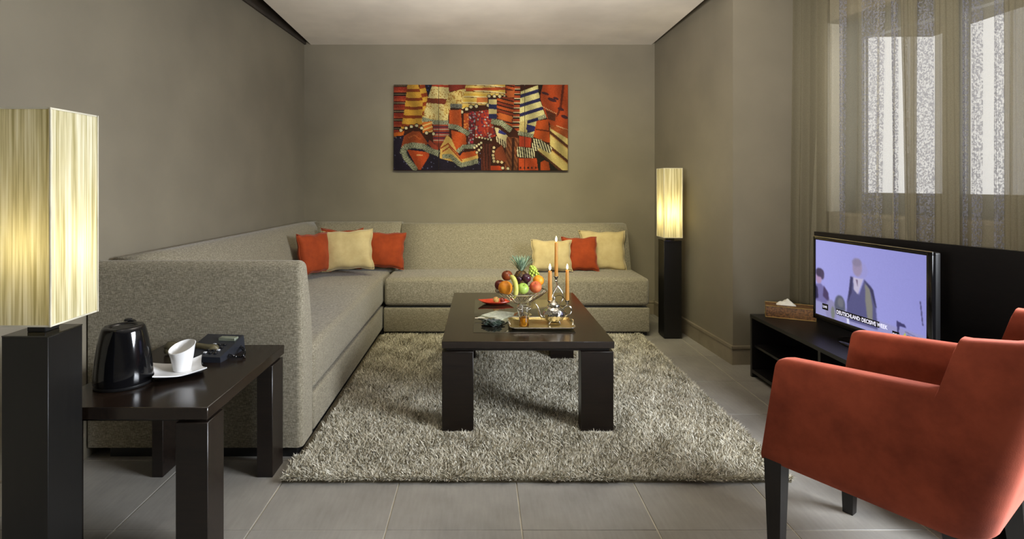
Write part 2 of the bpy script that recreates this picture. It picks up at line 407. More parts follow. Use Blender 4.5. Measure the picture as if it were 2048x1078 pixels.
# ------------------------------------------------------------------ sectional sofa
so = root('sectional_sofa', 'L-shaped beige woven corner sofa along the left and back walls', 'sofa', (-1.2, 4.0, 0))
def sf(bm, name, mat=None, sm=60): return mk(name, bm, mat or M['sofa'], so, world=True, smooth=sm)
def rbox(name, lo, hi, r, seg=5): return sf(bx(lo, hi, r, seg), name, sm=180)
XS = -0.80; YS = 4.36; YA = 2.43
rbox('base', (-1.45, 2.60, 0.05), (XS-0.012, 5.05, 0.235), 0.014, 3)
rbox('base', (XS, YS+0.012, 0.035), (1.385, 5.05, 0.235), 0.014, 3)
def puff(name, lo, hi, r, dome=0.012):
    bm = NB(); n = 16
    box(bm, lo, hi, r, 5)
    bmesh.ops.subdivide_edges(bm, edges=[e for e in bm.edges if e.calc_length() > 0.25], cuts=10, use_grid_fill=True)
    cx, cy = (lo[0]+hi[0])/2, (lo[1]+hi[1])/2; sx, sy = (hi[0]-lo[0])/2, (hi[1]-lo[1])/2
    for v in bm.verts:
        if v.co.z > (lo[2]+hi[2])/2:
            v.co.z += dome*max(0, 1-((v.co.x-cx)/sx)**4)*max(0, 1-((v.co.y-cy)/sy)**4)
    return sf(bm, name, sm=180)
puff('seat_cushion', (-1.50, 2.585, 0.25), (XS-0.008, 4.97, 0.478), 0.035)
puff('seat_cushion', (XS+0.006, YS, 0.25), (1.38, 4.98, 0.478), 0.035)
def backrest(name, A, B, zt, d0=0.14, d1=0.34, r=0.05):
    """A,B: (wall point, inward unit) at both ends"""
    prof = [(0.0, 0.06), (0.0, zt-0.02), (0.03, zt), (d0, zt), (d0+0.05, zt-0.05), (d1, 0.46), (d1, 0.06)]
    bm = NB(); rings = []
    for k in range(9):
        t = k/8; p = Vector(A[0]).lerp(Vector(B[0]), t); n = Vector(A[1]).lerp(Vector(B[1]), t)
        rings.append([(p.x+n.x*d, p.y+n.y*d, z) for d, z in prof])
    loft(bm, rings)
    es = [e for e in bm.edges if len(e.link_faces) == 2 and e.calc_face_angle(0) > 0.3 and min(v.co.z for v in e.verts) > 0.4]
    bmesh.ops.bevel(bm, geom=es, offset=r, segments=5, affect='EDGES', profile=0.5, clamp_overlap=True)
    return sf(bm, name, sm=180)
backrest('backrest', ((xl(2.56)+0.02, 2.56, 0), (1, 0, 0)), ((xl(5.08)+0.02, 5.08, 0), (1, 0, 0)), 0.90, 0.13, 0.29)
backrest('backrest', ((-1.55, YB-0.02, 0), (0, -1, 0)), ((-0.742, YB-0.02, 0), (0, -1, 0)), 0.893, 0.15)
backrest('backrest', ((-0.732, YB-0.02, 0), (0, -1, 0)), ((1.345, YB-0.02, 0), (0, -1, 0)), 0.88, 0.16)
# end arm panel, rounded over the top
bm = NB(); XAL = xl(YA)+0.01
def armring(x):
    P = [(YA+a_, b_) for a_, b_ in ((0, .05), (0, .70), (0, .85), (.004, .872), (.012, .889), (.024, .899), (.038, .898), (.052, .885), (.070, .853), (.095, .80), (.13, .72), (.158, .61), (.168, .50), (.17, .05))]
    return [(x, y, z) for y, z in P]
rings = [armring(XAL+(XS-0.02-XAL)*k/10) for k in range(10)]
rings.append(armring(XS-0.04))
for k in range(1, 6):
    a = PI/2*k/5; r = armring(XS-0.04+0.025*math.sin(a)); q = 0.025*(1-math.cos(a)); rr = []
    for (x, y, z) in r:
        cy = YA+0.085; yy = y+(q if y < cy else -q)*min(1, abs(y-cy)/0.06); rr.append((x, yy, z-(q if z > 0.5 else 0)))
    rings.append(rr)
loft(bm, rings); sf(bm, 'armrest', sm=50)
for lo, hi in (((-1.70, YA+0.02, 0.0), (-0.845, 2.60, 0.05)), ((-1.40, 2.60, 0.0), (-0.845, 5.0, 0.052)), ((XS-0.03, YS+0.05, 0.0), (1.37, 5.0, 0.036))):
    sf(bx(lo, hi), 'plinth', M['blackmatt'], 0)

# ------------------------------------------------------------------ scatter cushions
def pillow(label, c, w, h, th, rx, rz, mat, group, roll=0.0, pinch=0.10, tilt=0.0):
    """upright cushion, c = centre; front faces -Y before turning by rz, leaning back by rx"""
    n = 20; bm = NB(); V = {}
    for side in (1, -1):
        for i in range(n+1):
            for j in range(n+1):
                u, v = 2*i/n-1, 2*j/n-1
                if side == -1 and (i in (0, n) or j in (0, n)): V[(side, i, j)] = V[(1, i, j)]; continue
                e = max(0, (1-u*u)*(1-v*v))**0.42
                x = u*w/2*(1-pinch*(1-v*v)*abs(u)**3); z = v*h/2*(1-pinch*(1-u*u)*abs(v)**3)
                y = -side*th/2*e*(1+0.10*math.sin(5*u+2*v+w*40)*e)
                x += 0.004*math.sin(9*v+w*50); z += 0.004*math.sin(8*u+h*50)
                V[(side, i, j)] = bm.verts.new((x, y, z))
    for side in (1, -1):
        for i in range(n):
            for j in range(n):
                bm.faces.new([V[(side, a, b)] for a, b in ((i, j), (i+1, j), (i+1, j+1), (i, j+1))])
    rot = (Matrix.Rotation(rz, 4, 'Z') @ Matrix.Rotation(rx, 4, 'X') @ Matrix.Rotation(roll, 4, 'Y'))
    o = mk('cushion', bm, mat, smooth=180); o.location = c; o.rotation_euler = rot.to_euler()
    # piped edge
    bm = NB(); pts = []
    per = [(i, 0) for i in range(n)]+[(n, j) for j in range(n)]+[(n-i, n) for i in range(n)]+[(0, n-j) for j in range(n)]
    for i, j in per:
        u, v = 2*i/n-1, 2*j/n-1
        pts.append((u*w/2*(1-pinch*(1-v*v)*abs(u)**3)+0.004*math.sin(9*v+w*50), 0, v*h/2*(1-pinch*(1-u*u)*abs(v)**3)+0.004*math.sin(8*u+h*50)))
    pts.append(pts[0]); tube(bm, pts, 0.0035, 6, False); mk('piping', bm, mat, o, smooth=180)
    return tag(o, label, 'cushion', group)
GL, GR = 'scatter cushions in the sofa corner', 'scatter cushions at the right end of the sofa'
pillow('narrow rust orange cushion seen edge-on against the left backrest', at(628, 507, 4.27), 0.33, 0.33, 0.13, -0.12, 1.08, M['orange'], GL)
pillow('rust orange cushion mostly hidden behind the big cream cushion in the corner', at(682, 497, 4.74), 0.37, 0.37, 0.10, -0.24, 0.18, M['orange'], GL, 0.03, 0.17)
pillow('large cream cushion leaning in the left corner of the sofa', at(696, 500, 4.42), 0.42, 0.335, 0.14, -0.22, 0.10, M['cream'], GL, -0.05)
pillow('square rust orange cushion right of the cream one in the corner', at(766, 500, 4.72), 0.39, 0.325, 0.12, -0.22, 0.05, M['orange'], GL, 0.04)
pillow('small cream cushion directly behind the tall candle', at(1103, 511, 4.62), 0.36, 0.275, 0.11, -0.30, 0.06, M['cream'], GR, 0.02)
pillow('rust orange cushion between the two cream ones at the right', at(1160, 508, 4.71), 0.31, 0.305, 0.11, -0.26, -0.08, M['orange'], GR, -0.03)
pillow('tallest cream cushion at the right end of the sofa', at(1205, 501, 4.83), 0.42, 0.365, 0.11, -0.25, -0.06, M['cream'], GR, 0.02)

# ------------------------------------------------------------------ shag rug
rug = root('rug', 'thick beige shag rug lying on the tiles under the coffee table', 'rug', (0.22, 3.3, 0))
RX0, RX1, RY0, RY1 = -0.835, 1.30, 2.235, 4.40
bm = bx((RX0, RY0, 0.0), (RX1, RY1, 0.010)); M['rugbase'] = plain('rug_backing', (96, 88, 70), 0.95)
mk('backing', bm, M['rugbase'], rug, world=True)
def pile():
    n = 175000
    x = RNG.uniform(RX0, RX1, n); y = RY0+(RY1-RY0)*RNG.uniform(0, 1, n)**1.25
    nf = 9000
    x = np.concatenate([x, RNG.uniform(RX0, RX1, nf), RX1-RNG.uniform(0, .01, nf//2)]); y = np.concatenate([y, RY0+RNG.uniform(0, 0.012, nf), RNG.uniform(RY0, RY1, nf//2)])
    keep = ~((x < -0.80) & (y > 2.41)); x = x[keep]; y = y[keep]; n = len(x)
    fx = np.sin(x*17+3*np.sin(y*9))+np.sin(y*23+x*7)+0.7*np.sin(x*41-y*31); fy = np.cos(y*19+2*np.sin(x*11))+np.sin(x*29-y*13)
    lx = 0.004*fx+RNG.normal(0, .011, n); ly = 0.004*fy+RNG.normal(0, .011, n)
    edge = (y < RY0+0.012); ly = np.where(edge, ly-0.010, ly)
    h = 0.024+RNG.uniform(-.006, .010, n)+0.002*np.sin(x*13+y*8); h = np.where(edge, h*0.75, h)
    under = ((x > -0.22) & (x < -0.02) | (x > .48) & (x < .68)) & (((y > 2.63) & (y < 2.78)) | ((y > 3.74) & (y < 3.87)))
    h = np.where(under, 0.012, h); back = y > 4.30; h = np.where(back, h*0.8, h)
    a = RNG.uniform(0, 2*PI, n); wd = 0.0021; dx, dy = np.cos(a)*wd, np.sin(a)*wd
    V = np.zeros((n, 5, 3)); z0 = 0.008
    V[:, 0] = np.stack([x-dx, y-dy, np.full(n, z0)], 1); V[:, 1] = np.stack([x+dx, y+dy, np.full(n, z0)], 1)
    mx, my = x+lx*0.35, y+ly*0.35
    V[:, 2] = np.stack([mx-dx, my-dy, z0+h*0.6], 1); V[:, 3] = np.stack([mx+dx, my+dy, z0+h*0.6], 1)
    V[:, 4] = np.stack([x+lx, y+ly, np.maximum(z0+h*0.95, 0.012)], 1)
    me = bpy.data.meshes.new('pile'); me.vertices.add(n*5); me.vertices.foreach_set('co', V.reshape(-1))
    base = np.arange(n)*5
    q = np.stack([base, base+1, base+3, base+2], 1); tr = np.stack([base+2, base+3, base+4], 1)
    loops = np.concatenate([q.reshape(-1), tr.reshape(-1)]); me.loops.add(len(loops)); me.loops.foreach_set('vertex_index', loops)
    ls = np.concatenate([np.arange(n)*4, n*4+np.arange(n)*3]); me.polygons.add(2*n); me.polygons.foreach_set('loop_start', ls)
    me.update(calc_edges=True)
    tone = np.clip(0.5+0.28*RNG.normal(0, 1, n), 0, 1)
    ca = me.color_attributes.new('tone', 'FLOAT_COLOR', 'POINT')
    c = np.ones((n*5, 4), np.float32); c[:, :3] = np.repeat(tone, 5)[:, None]; ca.data.foreach_set('color', c.reshape(-1))
    m, t, b = nt('shag_yarn'); at_ = N(t, 'ShaderNodeAttribute', attribute_name='tone')
    t.links.new(ramp(t, at_.outputs['Fac'], [(0.0, (120, 113, 94)), (0.5, (196, 188, 166)), (1.0, (246, 242, 228))]), b.inputs['Base Color'])
    b.inputs['Roughness'].default_value = 0.8; b.inputs['Specular IOR Level'].default_value = 0.2
    o = mkm('pile', me, m, rug, world=True, smooth=0); o['kind'] = 'stuff'
pile()

# ------------------------------------------------------------------ coffee table
ZT1 = 0.466
ct = root('coffee_table', 'low dark wenge coffee table standing on the shag rug', 'table', (0.235, 3.26, 0))
def cp(bm, name, m='blackwood', sm=40): return mk(name, bm, M[m], ct, world=True, smooth=sm)
cp(bx((-0.195, 2.66, ZT1-0.036), (0.665, 3.86, ZT1-0.001), 0.002, 1), 'tabletop', 'blackwood_top')
cp(bx((-0.175, 2.68, ZT1-0.052), (0.645, 3.84, ZT1-0.036)), 'apron')
for lo, hi in (((-0.195, 2.665), (-0.038, 2.745)), ((0.50, 2.665), (0.662, 2.745)), ((-0.195, 3.775), (-0.038, 3.855)), ((0.49, 3.775), (0.655, 3.855))):
    cp(bx((*lo, 0.012), (*hi, ZT1-0.053), 0.002, 1), 'leg')
cp(bx((-0.042, 2.82, ZT1-0.006), (0.50, 3.62, ZT1), 0.001, 1), 'glass_inlay', 'inlay')
ZT1 = 0.4662
# ------------------------------------------------------------------ side table
ZS = 0.526
st = root('side_table', 'small dark wood side table against the end of the sofa', 'table', (-1.15, 2.06, 0))
def sp(bm, name, m='blackwood', sm=40): return mk(name, bm, M[m], st, world=True, smooth=sm)
sp(bx((-1.428, 1.73, ZS-0.040), (-0.886, 2.405, ZS), 0.002, 1), 'tabletop', 'blackwood_top')
sp(bx((-1.41, 1.75, ZS-0.052), (-0.90, 2.385, ZS-0.04)), 'apron')
for x0_, x1_, y0_, y1_ in ((-1.425, -1.372, 1.735, 1.845), (-0.993, -0.888, 1.735, 1.845), (-1.402, -1.355, 2.274, 2.395), (-0.955, -0.888, 2.274, 2.395)):
    sp(bx((x0_, y0_, 0), (x1_, y1_, ZS-0.052), 0.002, 1), 'leg')

# ------------------------------------------------------------------ floor lamps: lamp with box shade on a black column
def shademat():
    m, t, b = nt('string_lampshade'); t.nodes.remove(b)
    a = noise(t, coords(t, (1, 1, 0.012)), 170, 2); c2 = noise(t, coords(t, (1, 1, 0.05)), 75, 3)
    mx = N(t, 'ShaderNodeMath', operation='ADD'); t.links.new(a, mx.inputs[0]); t.links.new(c2, mx.inputs[1])
    col = ramp(t, mx.outputs[0], [(0.75, (178, 168, 122)), (1.0, (222, 214, 174)), (1.2, (246, 241, 216))])
    # wire a half multiplier so the sum stays in range
    d = N(t, 'ShaderNodeBsdfDiffuse'); tl = N(t, 'ShaderNodeBsdfTranslucent')
    t.links.new(col, tl.inputs[0]); t.links.new(col, d.inputs[0]); m1 = t.nodes.new('ShaderNodeMixShader'); m1.inputs[0].default_value = 0.36
    t.links.new(d.outputs[0], m1.inputs[1]); t.links.new(tl.outputs[0], m1.inputs[2])
    t.links.new(m1.outputs[0], t.nodes['Material Output'].inputs[0])
    r = [n for n in t.nodes if n.type == 'VALTORGB'][0]
    hf = N(t, 'ShaderNodeMath', operation='MULTIPLY'); hf.inputs[1].default_value = 0.5
    t.links.new(mx.outputs[0], hf.inputs[0]); t.links.new(hf.outputs[0], r.inputs['Fac'])
    for e, p in zip(r.color_ramp.elements, (0.36, 0.5, 0.62)): e.position = p
    return m
M['shade'] = shademat(); M['bulb'] = emis('lamp_bulb_glass', (255, 232, 170), 6)
M['shade_edge'] = plain('shade_corner_tape', (196, 190, 170), 0.8)
def lamp(lab1, lab2, x0, x1, y0, y1, ztop, sx0, sx1, sy0, sy1, sz0, sz1, power, hz):
    c = root('lamp_column', lab1, 'column', ((x0+x1)/2, (y0+y1)/2, 0), group='lamp columns')
    mk('body', bx((x0, y0, 0.012), (x1, y1, ztop-0.004), 0.0015, 1), M['ebony'], c, world=True)
    mk('foot', bx((x0+.008, y0+.008, 0), (x1-.008, y1-.008, 0.012)), M['blackmatt'], c, world=True)
    mk('top_plate', bx((x0, y0, ztop-0.004), (x1, y1, ztop)), M['inlay'], c, world=True)
    cx, cy = (sx0+sx1)/2, (sy0+sy1)/2; fx, fy = (x0+x1)/2, (y0+y1)/2
    l = root('table_lamp', lab2, 'lamp', (cx, cy, ztop), group='box shade lamps')
    mk('base', bx((fx-.028, fy-.028, ztop), (fx+.028, fy+.028, sz0+0.004), 0.002, 1), M['blackmatt'], l, world=True)
    bm = NB()
    lathe(bm, [(0.006, 0), (0.006, hz-sz0-0.05)], 10, (cx, cy, sz0)); mk('stem', bm, M['blackmatt'], l, world=True)
    bm = NB(); bmesh.ops.create_uvsphere(bm, u_segments=16, v_segments=10, radius=0.022)
    bmesh.ops.translate(bm, vec=(cx, cy, hz), verts=bm.verts[:]); mk('bulb', bm, M['bulb'], l, world=True)
    sh = NB(); th = 0.002
    for lo, hi in (((sx0, sy0), (sx1, sy0+th)), ((sx0, sy1-th), (sx1, sy1)), ((sx0, sy0), (sx0+th, sy1)), ((sx1-th, sy0), (sx1, sy1))):
        v = [(lo[0], lo[1]), (hi[0], lo[1]), (hi[0], hi[1]), (lo[0], hi[1])]
        mid = ((lo[0]+hi[0])/2, (lo[1]+hi[1])/2)
        if hi[0]-lo[0] > hi[1]-lo[1]: P = [(lo[0], mid[1]), (hi[0], mid[1])]
        else: P = [(mid[0], lo[1]), (mid[0], hi[1])]
        q = [sh.verts.new((*P[0], sz0)), sh.verts.new((*P[1], sz0)), sh.verts.new((*P[1], sz1)), sh.verts.new((*P[0], sz1))]; sh.faces.new(q)
    s = mk('shade', sh, M['shade'], l, world=True, smooth=0)
    bm = NB()
    for z in (sz0, sz1-0.005):
        box(bm, (sx0-.001, sy0-.001, z), (sx1+.001, sy0+.004, z+.005)); box(bm, (sx0-.001, sy1-.004, z), (sx1+.001, sy1+.001, z+.005))
        box(bm, (sx0-.001, sy0, z), (sx0+.004, sy1, z+.005)); box(bm, (sx1-.004, sy0, z), (sx1+.001, sy1, z+.005))
        box(bm, (sx0, cy-.002, z+.001), (sx1, cy+.002, z+.004))
    for x in (sx0, sx1):
        for y in (sy0, sy1): box(bm, (x-.002, y-.002, sz0), (x+.002, y+.002, sz1))
    mk('shade_frame', bm, M['shade_edge'], s, world=False, smooth=0).data.transform(MX[s.name].inverted())
    point('lamp_light', (cx, cy, hz), power, (1.0, 0.83, 0.42), 0.024)
lamp('square black column at the left edge of the picture, beside the side table', 'box lamp with glowing string shade on the near left column',
     -1.42, -1.282, 1.581, 1.718, 0.80, -1.43, -1.258, 1.56, 1.752, 0.832, 1.474, 7, 1.07)
lamp('square black column in the niche by the right end of the sofa', 'small glowing box lamp on the far right column beside the wall',
     1.476, 1.618, 4.306, 4.446, 0.794, 1.462, 1.610, 4.27, 4.44, 0.818, 1.378, 22, 1.02)

# ------------------------------------------------------------------ tv cabinet and backboard
tc = root('tv_cabinet', 'low black open-shelf cabinet under the television', 'cabinet', (1.93, 2.6, 0))
def tp(bm, name, m='cabinet'): return mk(name, bm, M[m], tc, world=True, smooth=40)
TX0, TX1, TY0, TY1, TZ = 1.751, 2.115, 1.72, 3.477, 0.404
tp(bx((TX0, TY0, TZ-0.022), (TX1, TY1, TZ), 0.001, 1), 'top')
tp(bx((TX0+.005, TY0+.02, 0.03), (TX1, TY1-.02, 0.05)), 'bottom_panel')
for y in (TY0, 2.76, TY1-0.02): tp(bx((TX0+.003, y, 0.0), (TX1, y+0.02, TZ-0.022)), 'side_panel')
tp(bx((TX1-.012, TY0+.02, 0.05), (TX1, TY1-.02, TZ-0.022)), 'back_panel')
for y0, y1 in ((TY0+.02, 2.76), (2.78, TY1-.02)): tp(bx((TX0+.02, y0, 0.195), (TX1-.012, y1, 0.21)), 'shelf')
bb = NB(); d = Vector((0.2803, -0.9599, 0)); nrm = Vector((0.9599, 0.2803, 0)); p0 = Vector((2.133, 3.42, 0))
loft(bb, [[p0+d*s+nrm*o+Vector((0, 0, z)) for s, o in ((0, 0), (1.75, 0), (1.75, 0.022), (0, 0.022))] for z in (0.0, 0.946)])
tag(mk('backboard', bb, M['cabinet'], smooth=0), 'tall plain black board standing behind the television', 'panel')

# ------------------------------------------------------------------ flat pictures painted as meshes (prints and the screen image)
def inpoly(X, Y, P):
    m = np.zeros(X.shape, bool); n = len(P)
    for i in range(n):
        x1, y1 = P[i]; x2, y2 = P[(i+1) % n]
        if y1 == y2: continue
        c = ((Y < y1) != (Y < y2)) & (X < (x2-x1)*(Y-y1)/(y2-y1)+x1); m ^= c
    return m
def gridmesh(name, img, corner, mat, parent):
    """img rows top->bottom; corner(u,v) -> 3D, one vertex per sample"""
    H, W, _ = img.shape
    u, v = np.meshgrid(np.linspace(0, 1, W), np.linspace(0, 1, H))
    A, Bv, Cv = (np.array(corner(*q)) for q in ((0, 0), (1, 0), (0, 1)))
    P = A+(u[..., None])*(Bv-A)+(v[..., None])*(Cv-A)
    me = bpy.data.meshes.new(name); me.vertices.add(H*W); me.vertices.foreach_set('co', P.reshape(-1))
    idx = np.arange(H*W).reshape(H, W)
    q = np.stack([idx[:-1, :-1], idx[1:, :-1], idx[1:, 1:], idx[:-1, 1:]], -1).reshape(-1, 4)
    me.loops.add(q.size); me.loops.foreach_set('vertex_index', q.reshape(-1))
    me.polygons.add(len(q)); me.polygons.foreach_set('loop_start', np.arange(len(q))*4); me.update(calc_edges=True)
    c = img/255.0; c = np.where(c <= 0.04045, c/12.92, ((c+0.055)/1.055)**2.4)
    ca = me.color_attributes.new('print', 'FLOAT_COLOR', 'POINT')
    ca.data.foreach_set('color', np.concatenate([c, np.ones((H, W, 1))], -1).astype(np.float32).reshape(-1))
    return mkm(name, me, mat, parent, world=True, smooth=0)
def printmat(name, emit=0.0):
    m, t, b = nt(name); a = N(t, 'ShaderNodeAttribute', attribute_name='print')
    if emit:
        b.inputs['Base Color'].default_value = (0.01, 0.01, 0.012, 1)
        t.links.new(a.outputs['Color'], b.inputs['Emission Color']); b.inputs['Emission Strength'].default_value = emit; b.inputs['Roughness'].default_value = 0.3
    else:
        t.links.new(a.outputs['Color'], b.inputs['Base Color']); b.inputs['Roughness'].default_value = 0.8; b.inputs['Specular IOR Level'].default_value = 0.15
    return m
def painting():
    W, H = 350, 173
    X, Y = np.meshgrid(np.linspace(135, 1925, W), np.linspace(95, 975, H)); I = np.zeros((H, W, 3)); I[:] = (62, 26, 14)
    R = np.random.default_rng(5); n1 = R.normal(0, 1, (H, W)); n2 = np.kron(R.normal(0, 1, (H//3+1, W//3+1)), np.ones((3, 3)))[:H, :W]
    def fill(P, c, sp=6): m = inpoly(X, Y, P); I[m] = np.array(c)+(n1[m]*sp)[:, None]; return m
    def stripes(P, per, cols, ang=0.0, off=0.0, bend=0.0, cx=0, sp=8, shade=0.0):
        m = inpoly(X, Y, P); a = math.radians(ang)
        t = (Y*math.cos(a)-X*math.sin(a)+bend*((X-cx)/100.0)**2-off)/per
        f = t-np.floor(t); out = np.zeros((H, W, 3)); acc = 0
        for fr, c in cols:
            k = (f >= acc) & (f < acc+fr+1e-6); out[k] = c; acc += fr
        out += (n1*sp)[..., None]
        if shade: out *= (1-shade*(0.5+0.5*np.sin(X/22.0)))[..., None]
        I[m] = out[m]
    def fringe(pts, wd, light=(178, 180, 150), dark=(70, 74, 60), per=17):
        for (x0, y0), (x1, y1) in zip(pts, pts[1:]):
            L = math.hypot(x1-x0, y1-y0); ux, uy = (x1-x0)/L, (y1-y0)/L
            s = (X-x0)*ux+(Y-y0)*uy; q = -(X-x0)*uy+(Y-y0)*ux
            m = (s > -8) & (s < L+8) & (np.abs(q) < wd*(0.85+0.15*np.sin(s*0.4)))
            f = 0.5+0.5*np.sin(s*2*PI/per+q*0.12+n2*0.8); f = np.clip(f*1.3, 0, 1)[..., None]
            c = np.array(dark)*(1-f)+np.array(light)*f; I[m] = (c+(n1*10)[..., None])[m]
    def balls(pts, n, r=15, c=(226, 212, 170)):
        for (x0, y0), (x1, y1) in zip(pts, pts[1:]):
            for k in range(n+1):
                x, y = x0+(x1-x0)*k/n, y0+(y1-y0)*k/n
                d = (X-x)**2+(Y-y)**2; I[d < (r*1.5)**2] *= 0.45; I[d < r*r] = c
    def dots(P, n, r, c):
        xs = [p[0] for p in P]; ys = [p[1] for p in P]; m = inpoly(X, Y, P)
        for _ in range(n):
            x, y = R.uniform(min(xs), max(xs)), R.uniform(min(ys), max(ys)); I[m & ((X-x)**2+(Y-y)**2 < r*r)] = c
    Go, Cr, Br, Rd, Nv = (212, 158, 56), (226, 206, 140), (110, 40, 20), (184, 66, 26), (30, 24, 52)
    dk = (28, 18, 14)
    fill([(135, 620), (260, 600), (600, 700), (1040, 860), (1040, 975), (135, 975)], (30, 22, 40), 5); dots([(135, 620), (1040, 800), (1040, 975), (135, 975)], 60, 5, (110, 112, 150))
    stripes([(135, 95), (275, 95), (235, 420), (205, 620), (135, 640)], 88, [(.14, dk), (.1, (150, 120, 90)), (.12, dk), (.4, (150, 48, 30)), (.24, (176, 70, 40))], sp=10)
    fill([(135, 590), (240, 570), (235, 615), (135, 625)], (206, 100, 30))
    fill([(525, 600), (700, 600), (640, 700), (610, 760), (560, 740)], (112, 44, 30)); stripes([(540, 480), (700, 480), (700, 690), (540, 690)], 56, [(.3, (150, 60, 40)), (.2, (40, 30, 60)), (.3, (140, 50, 50)), (.2, (180, 150, 130))])
    stripes([(400, 95), (470, 95), (488, 250), (440, 400), (430, 480), (380, 470)], 90, [(.55, (222, 170, 60)), (.45, (150, 60, 24))], -12, 40)
    stripes([(275, 95), (385, 95), (430, 250), (425, 500), (405, 540), (300, 510), (205, 560), (240, 380)], 91, [(.66, Go), (.34, (134, 58, 22))], 0, 170, 6, 340, 9)
    fill([(452, 95), (530, 95), (488, 232)], (24, 20, 40)); dots([(452, 95), (530, 95), (488, 232)], 6, 6, (90, 90, 150))
    P = [(528, 95), (705, 95), (700, 300), (690, 480), (520, 500), (425, 480), (440, 400), (482, 240)]
    fill(P, Cr, 16); dots(P, 130, 6, (176, 128, 60))
    stripes([(528, 95), (720, 95), (710, 150), (515, 135)], 50, [(.5, (176, 60, 36)), (.5, Cr)], 4); fill([(478, 232), (690, 240), (670, 298), (470, 280)], (120, 50, 30))
    fringe([(430, 450), (560, 480), (690, 480)], 26)
    P = [(705, 175), (872, 130), (855, 310), (722, 310), (695, 400), (645, 400), (650, 320)]; fill(P, (224, 196, 120), 18); dots(P, 120, 6, (170, 120, 50)); fill([(690, 95), (880, 95), (872, 135), (700, 165)], (128, 44, 30)); fringe([(720, 310), (840, 315)], 26, (150, 150, 140), (50, 50, 50))
    stripes([(872, 95), (1275, 95), (1275, 205), (1095, 205), (1100, 300), (960, 305), (830, 345), (850, 220)], 62, [(.42, (228, 186, 80)), (.2, (240, 220, 160)), (.1, (110, 60, 30)), (.28, (232, 200, 110))], 3, 10, -1.4, 1000)
    fill([(872, 130), (1275, 120), (1275, 150), (872, 158)], (176, 74, 34)); fill([(985, 225), (1095, 225), (1095, 270), (985, 280)], (206, 120, 60))
    balls([(830, 375), (880, 345), (925, 322), (980, 315), (1100, 305)], 1, 16); balls([(1110, 212), (1275, 215)], 3, 15)
    fill([(700, 355), (825, 350), (830, 530), (700, 520)], (196, 84, 34), 10); fill([(850, 390), (905, 385), (900, 560), (850, 540)], (170, 72, 34)); dots([(850, 390), (905, 385), (900, 560), (850, 540)], 14, 8, (214, 130, 60))
    P = [(905, 370), (975, 370), (965, 560), (945, 710), (890, 700), (900, 560)]; fill(P, (96, 34, 42)); dots(P, 30, 9, (170, 160, 170)); dots(P, 20, 9, (180, 44, 60))
    P = [(975, 370), (1115, 350), (1180, 620), (1120, 650), (968, 640)]; fill(P, (166, 50, 36)); dots(P, 60, 9, (96, 40, 60)); dots(P, 26, 8, (190, 190, 180)); dots(P, 24, 9, (220, 90, 60)); balls([(1010, 635), (1130, 660)], 4, 10)
    stripes([(1105, 235), (1195, 245), (1195, 450), (1105, 440)], 100, [(.5, (42, 44, 92)), (.5, Cr)], 2, 255)
    P = [(1190, 240), (1275, 215), (1285, 95), (1430, 95), (1430, 600), (1340, 520), (1190, 450)]
    fill(P, (80, 30, 18)); stripes(P, 74, [(.16, dk), (.36, (190, 84, 36)), (.14, dk), (.34, (140, 52, 28))], 14, 0, 3, 1300); fill([(1290, 160), (1375, 150), (1380, 225), (1300, 225)], (190, 96, 46))
    stripes([(1375, 95), (1430, 95), (1425, 600), (1350, 520)], 48, [(.3, dk), (.5, (170, 70, 36)), (.2, (210, 190, 150))], 0)
    fill([(1210, 380), (1350, 420), (1340, 480), (1200, 440)], (206, 104, 44))
    fringe([(1140, 470), (1240, 490), (1330, 560)], 32, (196, 196, 160), (80, 84, 60)); P = [(1165, 530), (1205, 540), (1300, 620), (1295, 750), (1230, 690), (1185, 600)]; fill(P, (232, 214, 160)); fill([(1210, 550), (1290, 600), (1270, 612), (1205, 590)], (50, 54, 130)); stripes([(1180, 620), (1300, 690), (1295, 760), (1190, 680)], 22, [(.5, (240, 224, 180)), (.5, (50, 24, 16))], 84)
    stripes([(1290, 630), (1420, 640), (1400, 975), (1270, 975)], 34, [(.5, (104, 52, 28)), (.5, (142, 82, 48))], 62, sp=10); fill([(1345, 640), (1375, 640), (1360, 975), (1340, 975)], (54, 26, 16))
    stripes([(1035, 700), (1145, 700), (1140, 975), (1030, 975)], 30, [(.5, (66, 28, 20)), (.5, (100, 44, 30))], 88)
    fill([(1150, 790), (1240, 710), (1300, 860), (1250, 900), (1150, 900)], (134, 62, 34)); balls([(1160, 740), (1150, 820), (1160, 880), (1240, 890)], 2, 14, (226, 200, 150)); fill([(1130, 925), (1245, 930), (1245, 975), (1130, 975)], (206, 72, 34)); balls([(1250, 950), (1305, 955)], 1, 14)
    # chevron drape, centre-left
    fill([(720, 560), (870, 600), (880, 700), (790, 800), (740, 720)], (198, 82, 32), 10)
    P = [(605, 850), (610, 740), (680, 610), (725, 650), (790, 800), (840, 850), (990, 790), (1000, 850), (820, 905)]
    fill(P, (222, 180, 96), 10)
    for o_ in (0, 34): fringe([(620+o_*.5, 745+o_), (690+o_*.4, 700+o_), (830, 850+o_*.7)], 7, (170, 60, 24), (150, 50, 20))
    fill([(800, 840), (840, 790), (1000, 770), (985, 820), (840, 860)], (196, 84, 34)); fringe([(640, 830), (720, 830), (820, 920), (990, 880)], 28)
    fringe([(700, 520), (780, 530), (900, 600)], 28); fringe([(790, 780), (850, 730), (960, 730)], 24); balls([(960, 740), (1030, 690)], 3, 12, (230, 214, 170)); balls([(985, 790), (1030, 740)], 2, 12, (226, 206, 160))
